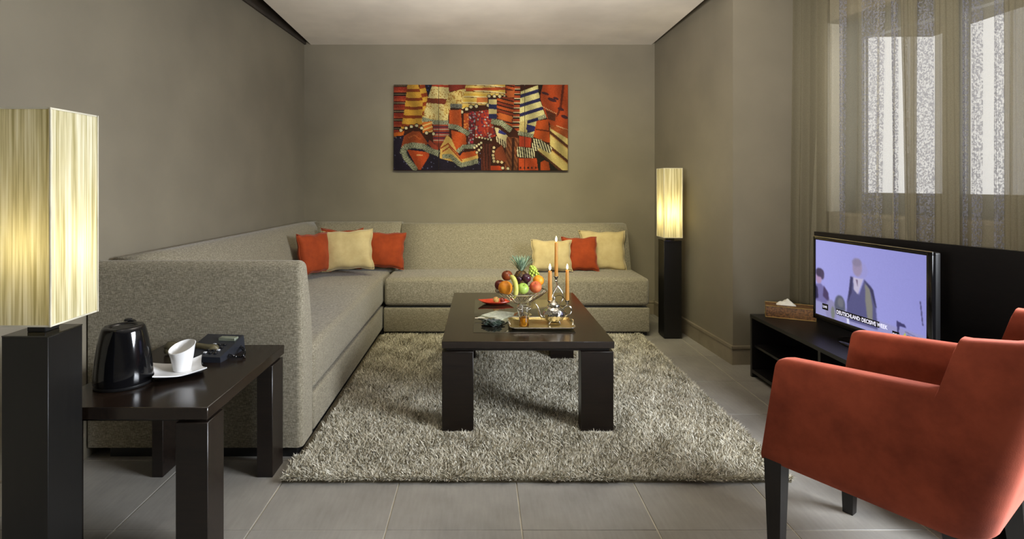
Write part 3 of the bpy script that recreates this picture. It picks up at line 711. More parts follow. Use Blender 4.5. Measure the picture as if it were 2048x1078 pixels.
    # lower-left hanging corner
    balls([(208, 563), (262, 540), (315, 525), (368, 515), (420, 535)], 1, 15); stripes([(425, 480), (525, 470), (535, 580), (430, 590)], 40, [(.7, (206, 110, 44)), (.3, (232, 200, 120))], -20); balls([(420, 540), (470, 590), (540, 600)], 1, 15)
    fill([(240, 620), (330, 570), (400, 575), (485, 695), (440, 740), (210, 740)], (150, 66, 30), 8); fringe([(290, 640), (340, 610), (400, 650)], 8, (200, 110, 50), (150, 60, 30)); fill([(500, 660), (590, 740), (580, 800), (480, 700)], (150, 60, 40))
    fill([(270, 760), (500, 790), (495, 830), (410, 968), (385, 968)], (196, 76, 32), 8); fill([(370, 810), (430, 812), (430, 826), (370, 824)], (236, 170, 110))
    fringe([(225, 800), (250, 735), (330, 715), (440, 730), (500, 770), (590, 800)], 34); fringe([(225, 760), (260, 850), (360, 965)], 30)
    # navy and cream striped drape
    P = [(1435, 165), (1612, 100), (1635, 250), (1690, 410), (1600, 470), (1590, 560), (1560, 640), (1420, 590), (1425, 350)]
    stripes(P, 92, [(.62, (228, 216, 150)), (.38, (40, 38, 84))], -17, 640, sp=12); fringe([(1620, 440), (1690, 415)], 22, (200, 196, 160)); fill([(1425, 480), (1500, 450), (1500, 600), (1415, 590)], (206, 186, 120), 14)
    fill([(1500, 500), (1595, 525), (1585, 575), (1490, 555)], (44, 44, 110)); fringe([(1415, 590), (1560, 620)], 24)
    # red cloth, upper right
    P = [(1640, 95), (1925, 95), (1925, 590), (1740, 500), (1690, 400), (1640, 240)]; fill(P, (184, 72, 30), 8)
    fill([(1630, 95), (1665, 95), (1640, 200), (1620, 180)], dk); fill([(1865, 95), (1890, 95), (1860, 330), (1830, 400), (1800, 430), (1840, 300)], (104, 38, 20)); fill([(1690, 350), (1800, 400), (1790, 470), (1720, 450)], (96, 44, 24), 12)
    for e in ((1690, 185, 40, 14), (1760, 250, 46, 18), (1850, 345, 34, 16), (1890, 425, 36, 18), (1800, 235, 30, 12)): I[((X-e[0])/e[2])**2+((Y-e[1]-(X-e[0])*.3)/e[3])**2 < 1] = (70, 34, 40)
    for (x0, y0, x1, y1) in ((1660, 320, 1800, 390), (1810, 515, 1920, 560)):
        for k in range(9): x, y = x0+(x1-x0)*k/8, y0+(y1-y0)*k/8; I[(X-x)**2+(Y-y)**2 < 30] = (236, 200, 150)
    # dark gap, rolls, striped blanket lower right
    fill([(1590, 750), (1700, 720), (1925, 975), (1590, 975)], (30, 26, 18)); fill([(1640, 890), (1680, 870), (1725, 890), (1740, 975), (1640, 975)], (176, 72, 28))
    P = [(1740, 530), (1925, 640), (1925, 975), (1830, 975), (1600, 770), (1620, 700), (1740, 740)]; stripes(P, 118, [(.70, (228, 204, 128)), (.22, (92, 50, 28)), (.08, (200, 150, 80))], 39, -620, sp=9, shade=0.12)
    fill([(1735, 500), (1925, 560), (1925, 650), (1745, 545)], (170, 84, 40), 10)
    P = [(1600, 465), (1720, 450), (1740, 690), (1690, 680), (1565, 630)]; fill(P, (190, 78, 28), 6); stripes([(1590, 545), (1735, 565), (1737, 580), (1588, 560)], 100, [(1., (112, 40, 16))]); 
    fill([(1420, 620), (1545, 640), (1535, 740), (1420, 730)], (190, 62, 34)); fill([(1415, 850), (1600, 850), (1615, 975), (1415, 975)], (194, 74, 32), 8); stripes([(1420, 935), (1600, 935), (1600, 955), (1420, 955)], 40, [(.4, (60, 26, 20)), (.6, (190, 74, 34))], 90)
    def lash(P, a): stripes(P, 24, [(.5, (232, 222, 180)), (.5, (26, 20, 16))], a)
    lash([(1400, 730), (1590, 750), (1575, 850), (1390, 835)], 84); lash([(1560, 650), (1650, 655), (1620, 760), (1545, 800)], 80); lash([(1640, 660), (1760, 740), (1745, 805), (1610, 735)], 72)
    return np.clip(I*(0.72+0.10*np.sin(X/31+1.5*np.sin(Y/90)))[..., None]*0.97, 0, 255)
IMG = painting(); M['print'] = printmat('canvas_print')
M['canvas'] = plain('canvas_side', (70, 40, 24), 0.8)
for (p0_, p1_, lab) in ((787.5, 877.0, 'left narrow canvas of the woven textiles picture on the back wall'), (877.9, 1049.0, 'wide middle canvas of the woven textiles picture'), (1049.9, 1136, 'right narrow canvas with orange cloth and navy stripes')):
    Yp = 5.095; a = at(p0_, 169.5, Yp); b = at(p1_, 341, Yp)
    r = root('wall_picture', lab, 'picture', ((a.x+b.x)/2, YB, b.z), group='three canvases of one picture')
    mk('canvas', bx((a.x, Yp+.001, b.z), (b.x, YB-.004, a.z), 0.002, 1), M['canvas'], r, world=True)
    i0, i1 = int((p0_-787.5)/348.5*349), int((p1_-787.5)/348.5*349)+1
    gridmesh('print', IMG[:, i0:i1], lambda u, v, a=a, b=b: (a.x+(b.x-a.x)*u, Yp-0.0005, a.z+(b.z-a.z)*v), M['print'], r)

def screenimg():
    W, H = 230, 140
    U, V = np.meshgrid(np.linspace(0, 1, W), np.linspace(0, 1, H)); I = np.zeros((H, W, 3))
    I[:] = (142, 142, 208); I += ((1-U)*18+(V-0.5)*6)[..., None]
    def blend(m, c): I[:] = I*(1-m[..., None])+np.array(c)*m[..., None]
    def soft(m, k=2):
        m = m.astype(float)
        for _ in range(k):
            p = np.pad(m, 1, 'edge'); m = (p[:-2, 1:-1]+p[2:, 1:-1]+p[1:-1, :-2]+p[1:-1, 2:]+p[1:-1, 1:-1])/5
        return m
    def poly(P, c, k=3, a=1.0): blend(soft(inpoly(U, V, P), k)*a, c)
    def ell(x, y, rx, ry, c, k=3, a=1.0): blend(soft(((U-x)/rx)**2+((V-y)/ry)**2 < 1, k)*a, c)
    poly([(0, .76), (.25, .80), (.5, .84), (1, .86), (1, 1), (0, 1)], (150, 148, 196))
    ell(.47, .30, .06, .10, (150, 146, 200), 4, .5)
    ell(.434, .27, .045, .11, (150, 136, 168), 4); ell(.43, .21, .045, .05, (128, 120, 150), 4, .8)
    poly([(.37, .40), (.40, .40), (.45, .60), (.50, .40), (.565, .47), (.60, .66), (.62, .95), (.33, .95), (.335, .72), (.36, .55)], (82, 82, 128))
    poly([(.395, .40), (.49, .395), (.44, .60), (.40, .55)], (188, 180, 206), 2); poly([(.42, .42), (.44, .42), (.44, .52)], (110, 90, 120), 1)
    poly([(.505, .44), (.55, .50), (.575, .70), (.575, .88), (.53, .88), (.51, .66)], (128, 126, 120), 3)
    poly([(.37, .40), (.39, .41), (.38, .60), (.34, .74)], (52, 50, 92), 2); poly([(.49, .40), (.58, .50), (.61, .70), (.60, .70), (.55, .50)], (52, 50, 86), 2)
    ell(.035, .50, .035, .09, (170, 140, 176)); ell(.045, .435, .045, .06, (64, 54, 84)); ell(.075, .46, .02, .06, (70, 60, 92))
    poly([(0, .60), (.06, .58), (.13, .66), (.155, .78), (.15, .84), (0, .82)], (112, 106, 160)); poly([(.09, .60), (.14, .68), (.15, .80), (.08, .74)], (70, 56, 96)); poly([(0, .62), (.02, .64), (.03, .78), (0, .8)], (40, 36, 70))
    ell(.17, .90, .06, .14, (140, 136, 176), 4); ell(.19, .92, .02, .08, (120, 124, 120)); ell(.263, .80, .055, .13, (84, 88, 108)); ell(.27, .76, .03, .06, (108, 110, 122))
    poly([(.33, .93), (.355, .93), (.36, 1), (.335, 1)], (216, 216, 240), 1)
    poly([(.775, .78), (.84, .80), (.85, .83), (.80, .83), (.79, .92), (.78, .92)], (60, 56, 104), 1); poly([(.84, .87), (.95, .90), (.95, .905), (.84, .88)], (90, 88, 130), 1)
    poly([(.95, .50), (.958, .50), (.975, .75), (.968, .75)], (64, 60, 100), 1)
    poly([(.855, .90), (.93, .92), (.93, 1), (.855, 1)], (96, 104, 112), 1); poly([(.80, 1), (.845, .88), (.85, 1)], (190, 204, 50), 1)
    I += np.random.default_rng(3).normal(0, 1.5, (H, W, 1)); return np.clip(I, 0, 255)
# television
TL = at(1631.6, 479, 3.13); BL = at(1631.6, 626, 3.13); TR = at(1853.7, 508, 2.426)
ux = Vector((TR.x-TL.x, TR.y-TL.y, 0)); WID = ux.length; ux.normalize(); uz = Vector((0, 0, 1)); un = Vector((ux.y, -ux.x, 0))
HT = TL.z-BL.z; cen = TL+ux*WID/2; cen.z = TZ
rzv = math.atan2(ux.y, ux.x)
tv = root('television', 'flat television showing a lavender news picture, on the black cabinet', 'television', tuple(cen), rzv)
# local frame: x along the screen, -y towards the viewer
zb = BL.z-TZ; zt = zb+HT
if (MX[tv.name].to_3x3() @ Vector((0, -1, 0))).dot(Vector((0, 0, 0))-cen) < 0: pass
bz = 0.018
def tvp(bm, name, m, par=None): return mk(name, bm, m, par or tv, smooth=40)
bm = NB(); hw = WID/2
box(bm, (-hw-bz, -0.004, zt), (hw+bz*1.6, 0.016, zt+bz), 0.003); box(bm, (-hw-bz, -0.004, zb-0.03), (hw+bz*1.6, 0.016, zb), 0.003)
box(bm, (-hw-bz, -0.004, zb-0.03), (-hw, 0.016, zt+bz), 0.003); box(bm, (hw, -0.004, zb-0.03), (hw+bz*1.6, 0.016, zt+bz), 0.003)
tvp(bm, 'bezel', M['blackgloss'])
bm = NB(); box(bm, (-hw-bz+.002, 0.012, zb-0.028), (hw+bz*1.6-.002, 0.045, zt+bz-.002), 0.008, 3); tvp(bm, 'housing', M['blackmatt'])
M['strip'] = plain('chrome_strip', (200, 196, 180), 0.25, 1.0); bm = NB(); box(bm, (-hw-bz, -0.003, zt+bz), (hw+bz*1.6, 0.004, zt+bz+0.003)); tvp(bm, 'trim_strip', M['strip'])
bm = NB(); box(bm, (-0.03, 0.0, 0.012), (0.03, 0.03, zb)); tvp(bm, 'neck', M['blackgloss'])
bm = NB(); lathe(bm, [(0.0, 0), (0.13, 0), (0.132, 0.006), (0.12, 0.012), (0.0, 0.014)], 36, (0, 0.0, 0), 1.1, 0.7); tvp(bm, 'stand', M['blackgloss'])
M['screen'] = printmat('lit_screen', 1.0)
Mi = MX[tv.name]
scr = gridmesh('screen', screenimg(), lambda u, v: tuple(Mi @ Vector((-hw+WID*u, 0.0, zt-HT*v))), M['screen'], tv)
M['sblack'] = plain('screen_black', (14, 12, 20), 0.4); M['swhite'] = emis('screen_white', (226, 226, 246), 1.0)
def sq(u0, u1, v0, v1, m, name, y=-0.001):
    bm = NB(); box(bm, (-hw+WID*u0, y, zt-HT*v1), (-hw+WID*u1, y+.0006, zt-HT*v0)); return mk(name, bm, m, scr, smooth=0)
def text(s, u, v, size, m, name, par, sxs=1.0):
    cu = bpy.data.curves.new('txt', 'FONT'); cu.body = s; cu.size = size; cu.align_x = 'LEFT'; cu.offset = size*0.02
    to = bpy.data.objects.new('txt', cu); COL.objects.link(to); bpy.context.view_layer.update()
    me = bpy.data.meshes.new_from_object(to.evaluated_get(bpy.context.evaluated_depsgraph_get())); bpy.data.objects.remove(to)
    me.transform(Matrix.Translation((-hw+WID*u, -0.0016, zt-HT*v)) @ Matrix.Rotation(PI/2, 4, 'X') @ Matrix.Scale(sxs, 4, (1, 0, 0)))
    return mkm(name, me, m, par, smooth=0)
sq(.225, .635, .853, .925, M['sblack'], 'caption_bar'); text('DEUTSCHLAND: DECISIVE WEEK', .230, .914, 0.0285, M['swhite'], 'caption_text', scr, 0.80)
sq(.076, .140, .835, .915, M['sblack'], 'caption_box'); text('LIVE', .084, .888, 0.017, M['swhite'], 'caption_text', scr, 1.0)
sq(.742, .797, .905, .985, M['sblack'], 'caption_box'); text('SKY', .746, .965, 0.024, M['swhite'], 'caption_text', scr, 0.8)

# tissue box
tb = root('tissue_box', 'brown patterned tissue box with gold edges at the far end of the cabinet', 'box', (1.965, 3.40, TZ), math.atan2(-0.123, 0.244))
M['leather'] = plain('brown_embossed_leather', (104, 72, 40), 0.55, var=0.35, scale=90, bmp=0.6, bscale=140); M['gold'] = plain('gold_edge', (176, 146, 84), 0.4, 0.7)
mk('body', bx((-0.136, -0.065, 0.001), (0.136, 0.065, 0.072), 0.003, 2), M['leather'], tb)
bm = NB()
for z in (0.002, 0.072):
    for y in (-0.066, 0.066): tube(bm, [(-0.137, y, z), (0.137, y, z)], 0.0022, 6)
    for x in (-0.137, 0.137): tube(bm, [(x, -0.066, z), (x, 0.066, z)], 0.0022, 6)
for x in (-0.137, 0.137): tube(bm, [(x, -0.066, 0.002), (x, -0.066, 0.072)], 0.0022, 6)
mk('edging', bm, M['gold'], tb)
bm = NB(); n = 14; g = [[None]*(n+1) for _ in range(n+1)]
for i in range(n+1):
    for j in range(n+1):
        u, v = i/n*2-1, j/n*2-1; r = min(1, math.hypot(u, v))
        z = 0.073+0.034*max(0, 1-r)**0.6*(1+0.25*math.sin(5*u+3*v))+0.006*math.sin(9*u)*math.cos(7*v)*(1-r)
        g[i][j] = bm.verts.new((u*0.055-0.02, v*0.03+0.01, max(z, 0.0735)))
for i in range(n):
    for j in range(n): bm.faces.new((g[i][j], g[i+1][j], g[i+1][j+1], g[i][j+1]))
mk('tissue', bm, M['paper'], tb, smooth=60)

# ------------------------------------------------------------------ armchair
AX = Vector((0.904, 1.73, 0)); cu_, cv_ = Vector((0.571, -0.821, 0)), Vector((0.821, 0.571, 0)); WC = 0.62; DC = 0.545
ch = root('armchair', 'rust red velvet tub armchair with dark legs, front right of the picture', 'armchair', tuple(AX+cu_*0.27+cv_*0.31))
def cw(u, v, z): return AX+cu_*u+cv_*v+Vector((0, 0, z))
path = []; rc = 0.085
L1 = DC-rc
def pathpt(a):
    """a in metres along the outer line: near side, rear, far side -> (u, v, outward (du, dv))"""
    arc = PI/2*rc; Lw = WC-2*rc
    if a <= L1: return a, 0.0, (0, -1)
    a -= L1
    if a <= arc: t = a/rc; return L1+rc*math.sin(t), rc-rc*math.cos(t), (math.sin(t), -math.cos(t))
    a -= arc
    if a <= Lw: return DC, rc+a, (1, 0)
    a -= Lw
    if a <= arc: t = a/rc; return L1+rc*math.cos(t), WC-rc+rc*math.sin(t), (math.cos(t), math.sin(t))
    a -= arc; return L1-a, WC, (0, 1)
TOT = 2*L1+PI*rc+WC-2*rc
def ztop(u):
    if u < 0.40: return 0.70+0.022*u/0.40
    if u < 0.44: return 0.722+(u-0.40)*0.25
    return None
st_a = sorted(set([0, .004, .012, .03]+[i*0.03 for i in range(1, 12)]+[.345, .36, .366, .3685, .371, .3735, .376, .38, .39, .41, .43, L1]+[L1+PI/2*rc*k/6 for k in range(1, 7)]))
half = [a for a in st_a if a <= L1+PI/2*rc+1e-6]
st_all = half+[L1+PI/2*rc+(WC-2*rc)*k/8 for k in range(1, 8)]+[TOT-a for a in reversed(half)]
def topat(a):
    a = min(a, TOT-a)
    if a < 0.3665: return 0.70+0.024*a/0.3665-(0.010*(1-a/0.03)**2 if a < .03 else 0)
    t = min(1, (a-0.3665)/0.009); t = t*t*(3-2*t); return 0.724+0.140*t+0.035*max(0, min(1, (a-0.39)/0.2))
bm = NB(); TH = 0.07; rings = []
ZB0 = 0.36
for a in st_all:
    u, v, (du, dv) = pathpt(a); zt_ = topat(a); aa = min(a, TOT-a)
    lean = 0.15+0.12*min(1, aa/DC); th = TH*(1.0 if aa > .02 else 0.8+0.2*aa/.02)
    ring_ = []
    def P(off, z): return cw(u-du*off+lean*(z-ZB0), v-dv*off, z)
    r = 0.022
    for z in np.linspace(ZB0+0.02, zt_-r, 7): ring_.append(P(0, z))
    for k in range(1, 5): t = PI/2*k/4; ring_.append(P(r-r*math.cos(t), zt_-r+r*math.sin(t)))
    for k in range(0, 4): t = PI/2*k/4; ring_.append(P(th-r+r*math.sin(t), zt_-r+r*math.cos(t)))
    for z in np.linspace(zt_-r, ZB0+0.02, 7): ring_.append(P(th, z))
    ring_ += [P(th-0.01, ZB0), P(0.012, ZB0)]
    rings.append(ring_)
loft(bm, rings); mk('shell', bm, M['red'], ch, world=True, smooth=50)
mk('seat', bx((0, 0, 0), (0.43, WC-2*TH-0.004, 0.12), 0.03, 4), M['red'], ch, world=False, smooth=180)
s_ = [o for o in ch.children if o.name.startswith('seat')][0]
Mt = Matrix((( *(cu_.x, cv_.x, 0), 0), (*(cu_.y, cv_.y, 0), 0), (0, 0, 1, 0), (0, 0, 0, 1)))
s_.data.transform(MX[ch.name].inverted() @ Matrix.Translation(cw(0.03, TH+0.002, 0.33)) @ Mt)
s_.data.flip_normals()
M['chairleg'] = wood('dark_chair_leg', (24, 18, 15), (12, 9, 8), 0.35, (12, 12, 1))
for (u, v, lean) in ((0.035, 0.035, 0), (0.035, WC-0.035, 0), (DC-0.065, 0.05, 0.03), (DC-0.065, WC-0.05, 0.03)):
    bm = NB(); rr = []
    for z, h in ((0.0, 0.017), (ZB0+0.01, 0.027)):
        o_ = lean*(1-z/ZB0)
        rr.append([cw(u+o_+a*h, v+b*h, z) for a, b in ((-1, -1), (1, -1), (1, 1), (-1, 1))])
    loft(bm, rr); mk('leg', bm, M['chairleg'], ch, world=True, smooth=0)

# ------------------------------------------------------------------ things on the coffee table
# fruit bowl
BC = Vector((0.239, 3.19, ZT1))
fb = root('fruit_bowl', 'footed silver wire bowl heaped with fruit on the coffee table', 'bowl', tuple(BC))
prof = [(0.150, 0.147), (0.130, 0.128), (0.100, 0.108), (0.065, 0.085), (0.035, 0.072), (0.012, 0.068)]
bm = NB(); ring(bm, (0, 0, 0.147), 0.150, 0.0032, 48); ring(bm, (0, 0, 0.1475), 0.156, 0.002, 48); mk('rim', bm, M['chrome'], fb)
bm = NB()
for k in range(28):
    a = 2*PI*k/28
    for s in (0.35, -0.35):
        tube(bm, [(r*math.cos(a+s*(0.15-r)/0.15), r*math.sin(a+s*(0.15-r)/0.15), z) for r, z in prof], 0.0013, 4, False)
mk('wire_basket', bm, M['chrome'], fb)
bm = NB(); lathe(bm, [(0.0, 0.0), (0.062, 0.0), (0.064, 0.004), (0.045, 0.010), (0.014, 0.022), (0.009, 0.04), (0.015, 0.052), (0.010, 0.062), (0.03, 0.070), (0.0, 0.071)], 28); mk('foot', bm, M['silver'], fb)
def fmat(name, c, c2, sc=9, rough=0.35, bmp=0.0): 
    m, t, b = nt(name); t.links.new(ramp(t, noise(t, coords(t), sc, 4), [(0.35, c), (0.65, c2)]), b.inputs['Base Color']); b.inputs['Roughness'].default_value = rough
    if bmp: bump(t, b, noise(t, coords(t), 300, 2), bmp, 0.001)
    return m
M['stalk'] = plain('fruit_stalk', (70, 52, 26), 0.8)
def fruit(name, label, cat, c, r, mat, sq_=0.92, dimple=0.25, tilt=(0, 0, 0), stalk=True, group=None):
    bm = NB(); prof = []
    for k in range(15):
        t = PI*k/14; rr = math.sin(t)*r; zz = -math.cos(t)*r*sq_
        zz -= dimple*r*math.exp(-(rr/(0.33*r))**2)*(1 if t > PI/2 else -0.5)
        prof.append((max(rr, 1e-5), zz))
    lathe(bm, prof, 24); o = mk(name, bm, mat, smooth=180); o.location = c; o.rotation_euler = tilt
    if stalk:
        bm = NB(); z0 = r*sq_*(1-dimple)-0.004; tube(bm, [(0, 0, z0-0.002), (0.001, 0, z0+0.006), (0.003, 0.001, z0+0.012)], 0.0014, 6); mk('stalk', bm, M['stalk'], o)
    return tag(o, label, cat, group)
fruit('orange', 'large orange at the left front of the fruit bowl', 'fruit', at(1011, 576, 3.13), 0.043, fmat('orange_peel', (214, 128, 20), (232, 150, 36), 9, 0.5, 0.3), 0.96, 0.06, (0.4, 0, 0), False)
fruit('apple', 'green apple at the front of the fruit bowl', 'fruit', at(1046, 577, 3.10), 0.034, fmat('green_apple_skin', (150, 184, 70), (176, 204, 100)), 0.92, 0.3, (0.5, 0.1, 0))
fruit('peach', 'rosy peach at the right front of the fruit bowl', 'fruit', at(1071, 574, 3.13), 0.036, fmat('peach_skin', (178, 50, 40), (220, 128, 70), 22, 0.6), 0.93, 0.25, (0.5, -0.2, 0))
fruit('orange', 'small bright orange behind the rosy peach', 'fruit', at(1077, 561, 3.20), 0.034, fmat('clementine_peel', (226, 140, 18), (240, 160, 40), 9, 0.5, 0.3), 0.9, 0.1, (0.3, 0.2, 0), False)
fruit('plum', 'dark purple plum above the green apple', 'fruit', at(1053, 556, 3.15), 0.028, fmat('plum_skin', (46, 20, 34), (70, 32, 48), 9, 0.25), 0.95, 0.15, (0.3, 0, 0))
fruit('plum', 'small dark plum beside the top of the banana', 'fruit', at(1039, 558, 3.15), 0.017, M['blackgloss'] if False else fmat('small_plum_skin', (38, 18, 34), (60, 28, 46), 9, 0.25), 0.95, 0.15, (0.3, 0, 0))
fruit('apple', 'dark red apple at the left rim of the fruit bowl', 'fruit', at(1000, 570, 3.215), 0.033, fmat('dark_red_apple_skin', (72, 18, 16), (104, 34, 24)), 0.95, 0.28, (0.2, -0.2, 0))
fruit('apple', 'brownish red apple on top at the left of the bowl', 'fruit', at(1014, 551, 3.20), 0.033, fmat('brown_red_apple_skin', (90, 34, 16), (130, 62, 26)), 0.95, 0.28, (0.1, -0.2, 0))
# banana
bm = NB(); pts = bez(at(1021, 552, 3.115), at(1031, 556, 3.065), at(1036, 580, 3.045), at(1028, 597, 3.06), 16)
rs = [0.006, 0.010, 0.0135]+[0.0148]*11+[0.012, 0.008, 0.004]; tube(bm, pts, rs, 10)
o = mk('banana', bm, fmat('banana_skin', (196, 196, 92), (220, 214, 120), 30, 0.45), smooth=60); tag(o, 'yellow-green banana hanging over the front rim of the fruit bowl', 'fruit')
bm = NB(); tube(bm, [pts[0]+Vector((0, 0.0, -0.001)), pts[0]+Vector((-0.004, 0.003, 0.009))], [0.0055, 0.004], 6); mk('stem', bm, M['stalk'], o)
# grapes
gb = root('grape_bunch', 'bunch of pale green grapes at the upper right of the bowl', 'fruit', tuple(at(1069, 545, 3.23)))
M['grape'] = fmat('green_grape_skin', (150, 180, 60), (190, 210, 96), 30, 0.25)
gm = None; rg = random.Random(4)
for k in range(34):
    t = k/33; z = -0.03+0.066*t; R_ = 0.030*(1-0.75*t)+0.004; a = k*2.4; p = (R_*math.cos(a)-0.012*t, R_*math.sin(a)*0.8, z)
    if gm is None:
        bm = NB(); bmesh.ops.create_uvsphere(bm, u_segments=12, v_segments=8, radius=0.0085); gm = mk('grape', bm, M['grape'], gb, smooth=180); gm.location = p; continue
    o = gm.copy(); COL.objects.link(o); o.location = p; o.scale = (1, 1, rg.uniform(1, 1.2))
bm = NB(); tube(bm, [(0.0, 0, -0.02), (-0.008, 0, 0.02), (-0.014, 0, 0.046)], 0.0015, 5); mk('stem', bm, M['stalk'], gb)
# pineapple
pa = root('pineapple', 'pineapple with a spiky blue-green crown standing at the back of the bowl', 'fruit', tuple(at(1042, 560, 3.262)-Vector((0, 0, 0.052))))
bm = NB(); prof = [(1e-4, 0), (0.022, 0.004), (0.040, 0.02), (0.046, 0.05), (0.042, 0.08), (0.028, 0.104), (0.010, 0.112), (1e-4, 0.113)]
lathe(bm, prof, 24)
pm, pt, pb = nt('pineapple_rind'); vv = N(pt, 'ShaderNodeTexVoronoi', Scale=75.0); pt.links.new(coords(pt), vv.inputs['Vector'])
pt.links.new(ramp(pt, vv.outputs['Distance'], [(0.2, (120, 84, 30)), (0.6, (62, 48, 22))]), pb.inputs['Base Color']); bump(pt, pb, vv.outputs['Distance'], 0.8, 0.004); pb.inputs['Roughness'].default_value = 0.6
mk('body', bm, pm, pa, smooth=180)
M['crown'] = fmat('pineapple_leaf', (84, 124, 104), (176, 198, 168), 40, 0.5)
for k in range(46):
    a = k*2.4; lay = k/46; L = 0.062+0.05*(1-abs(lay-0.5)); out = 1.05-0.75*lay; z0 = 0.105+0.012*lay
    d = Vector((math.cos(a), math.sin(a), 0)); s = Vector((-d.y, d.x, 0)); bm = NB(); rings = []
    for q in range(6):
        t = q/5; p = d*(0.008+L*out*0.62*t**0.9+0.012*t*t*out)+Vector((0, 0, z0+L*(t*(1-0.28*out*t)))); w_ = 0.0062*(1-t)**0.6+0.0003
        nrm_ = (Vector((0, 0, 1))*out-d).normalized()*0.0012
        rings.append([p-s*w_, p-nrm_, p+s*w_, p+nrm_])
    loft(bm, rings); mk('leaf', bm, M['crown'], pa, smooth=60)
# orange leaf-shaped dish with fruit
dish = at(992, 605, 3.50); dish.z = ZT1
dr = root('dish', 'flat orange-red pointed dish left of the fruit bowl', 'dish', tuple(dish), 0.12)
M['dishred'] = plain('orange_red_glaze', (182, 62, 38), 0.25, var=0.1, scale=20)
bm = NB(); n = 28; rings = []
for (s, z) in ((0.02, 0.0), (0.6, 0.001), (0.8, 0.006), (1.0, 0.018), (0.985, 0.021), (0.78, 0.010), (0.55, 0.005), (0.02, 0.004)):
    rg_ = []
    for k in range(n):
        a = 2*PI*k/n; c_, s2 = math.cos(a), math.sin(a)
        x = 0.118*math.copysign(abs(c_)**1.0, c_); y = 0.062*math.copysign(abs(s2)**1.3, s2); rg_.append((x*s, y*s, z+0.012*s*s*abs(c_)**6))
    rings.append(rg_)
loft(bm, rings); mk('plate', bm, M['dishred'], dr, smooth=60)
fruit('apricot', 'pale yellow-red fruit lying in the orange dish', 'fruit', (dish.x+0.000, dish.y-0.012, ZT1+0.027), 0.021, fmat('apricot_skin', (170, 90, 60), (216, 206, 120), 26, 0.4), 0.95, 0.2, (0.5, 0.6, 0))
fruit('fig', 'small dark red fruit beside the pale one in the orange dish', 'fruit', (dish.x+0.042, dish.y+0.004, ZT1+0.023), 0.017, fmat('fig_skin', (96, 34, 28), (130, 56, 40), 26, 0.4), 0.95, 0.2, (0.5, 0.6, 0))
# napkin with cutlery
nk = root('napkin', 'folded pale green-white napkin lying on the glass inlay of the coffee table', 'napkin', tuple(on(994, 638, ZT1)), 0.0)
M['linen'] = weave('napkin_linen', (150, 156, 130), (186, 190, 164), (214, 216, 196), 300, bs=0.3)
def napk(P, z0, z1, name, mat):
    bm = NB(); loft(bm, [[Vector((*on(px, py, ZT1).to_2d(), z)) for px, py in P] for z in (z0, z1)])
    bmesh.ops.subdivide_edges(bm, edges=bm.edges[:], cuts=1)
    return mk(name, bm, mat, nk, world=True, smooth=0)
napk([(955, 636), (990, 627), (1037, 632), (1005, 650)], ZT1+0.001, ZT1+0.006, 'lower_fold', M['linen'])
napk([(962, 634), (992, 624.5), (1034, 629), (1000, 644)], ZT1+0.007, ZT1+0.011, 'upper_fold', M['linen'])
def knife(px0, py0, px1, py1, dz, lab):
    a, b = on(px0, py0, ZT1), on(px1, py1, ZT1); d_ = b-a; r = root('knife', lab, 'cutlery', (a.x, a.y, ZT1+dz), math.atan2(d_.y, d_.x)); L = d_.length
    bm = NB(); tube(bm, [(0, 0, 0.003), (L*0.45, 0, 0.003)], [0.005, 0.0038], 8, flat=0.5); mk('handle', bm, M['silver'], r)
    bm = NB(); loft(bm, [[(x, -w_, 0.002), (x, w_, 0.002), (x, w_, 0.0035), (x, -w_, 0.0035)] for x, w_ in ((L*.45, .003), (L*.55, .007), (L*.9, .007), (L, .001))]); mk('blade', bm, M['silver'], r)
knife(950, 641, 992, 640.5, 0.012, 'silver knife lying along the near left edge of the napkin')
# dark green crumpled cloth in front of the napkin
bm = NB(); bmesh.ops.create_icosphere(bm, subdivisions=4, radius=1)
for v in bm.verts:
    c_ = v.co.copy(); f_ = 1+0.22*math.sin(c_.x*7+1)*math.sin(c_.y*6)+0.14*math.sin(c_.x*15+c_.z*8)
    v.co = Vector((c_.x*0.055*f_, c_.y*0.045*f_, max(-0.014, c_.z*0.016*f_)))
o = mk('cloth', bm, velvet('dark_green_cloth', (52, 66, 54), (26, 36, 30), 30), smooth=180); o.location = on(985, 650, ZT1)+Vector((0, 0, 0.0145)); tag(o, 'dark green crumpled cloth in front of the napkin', 'cloth')
# tray
ty = root('tray', 'rectangular gilt silver tray with raised edge at the front of the coffee table', 'tray', (0.331, 2.965, ZT1))
TW, TD = 0.178, 0.118
def rr_(w_, d_, r, z, n=6):
    out = []
    for cx_, cy_, a0 in ((w_-r, d_-r, 0), (-w_+r, d_-r, PI/2), (-w_+r, -d_+r, PI), (w_-r, -d_+r, 1.5*PI)):
        for k in range(n+1): a = a0+PI/2*k/n; out.append((cx_+r*math.cos(a), cy_+r*math.sin(a), z))
    return out
bm = NB(); loft(bm, [rr_(TW*.9, TD*.87, .03, 0), rr_(TW*.93, TD*.9, .03, .002), rr_(TW, TD, .035, .013), rr_(TW-.002, TD-.002, .035, .016), rr_(TW*.93, TD*.89, .03, .006), rr_(TW*.9, TD*.86, .03, .004)])
mk('plate', bm, M['tray'], ty, smooth=40)
bm = NB(); p = rr_(TW, TD, .035, .0155); p.append(p[0]); tube(bm, p, 0.0028, 6, False); mk('rim', bm, M['silver'], ty)
for s in (-1, 1):
    bm = NB(); tube(bm, bez((s*TW*.95, -.045, .013), (s*(TW+.004), -.04, .036), (s*(TW+.004), .04, .036), (s*TW*.95, .045, .013), 12), 0.003, 7); mk('handle', bm, M['silver'], ty)
ZY = ZT1+0.0045
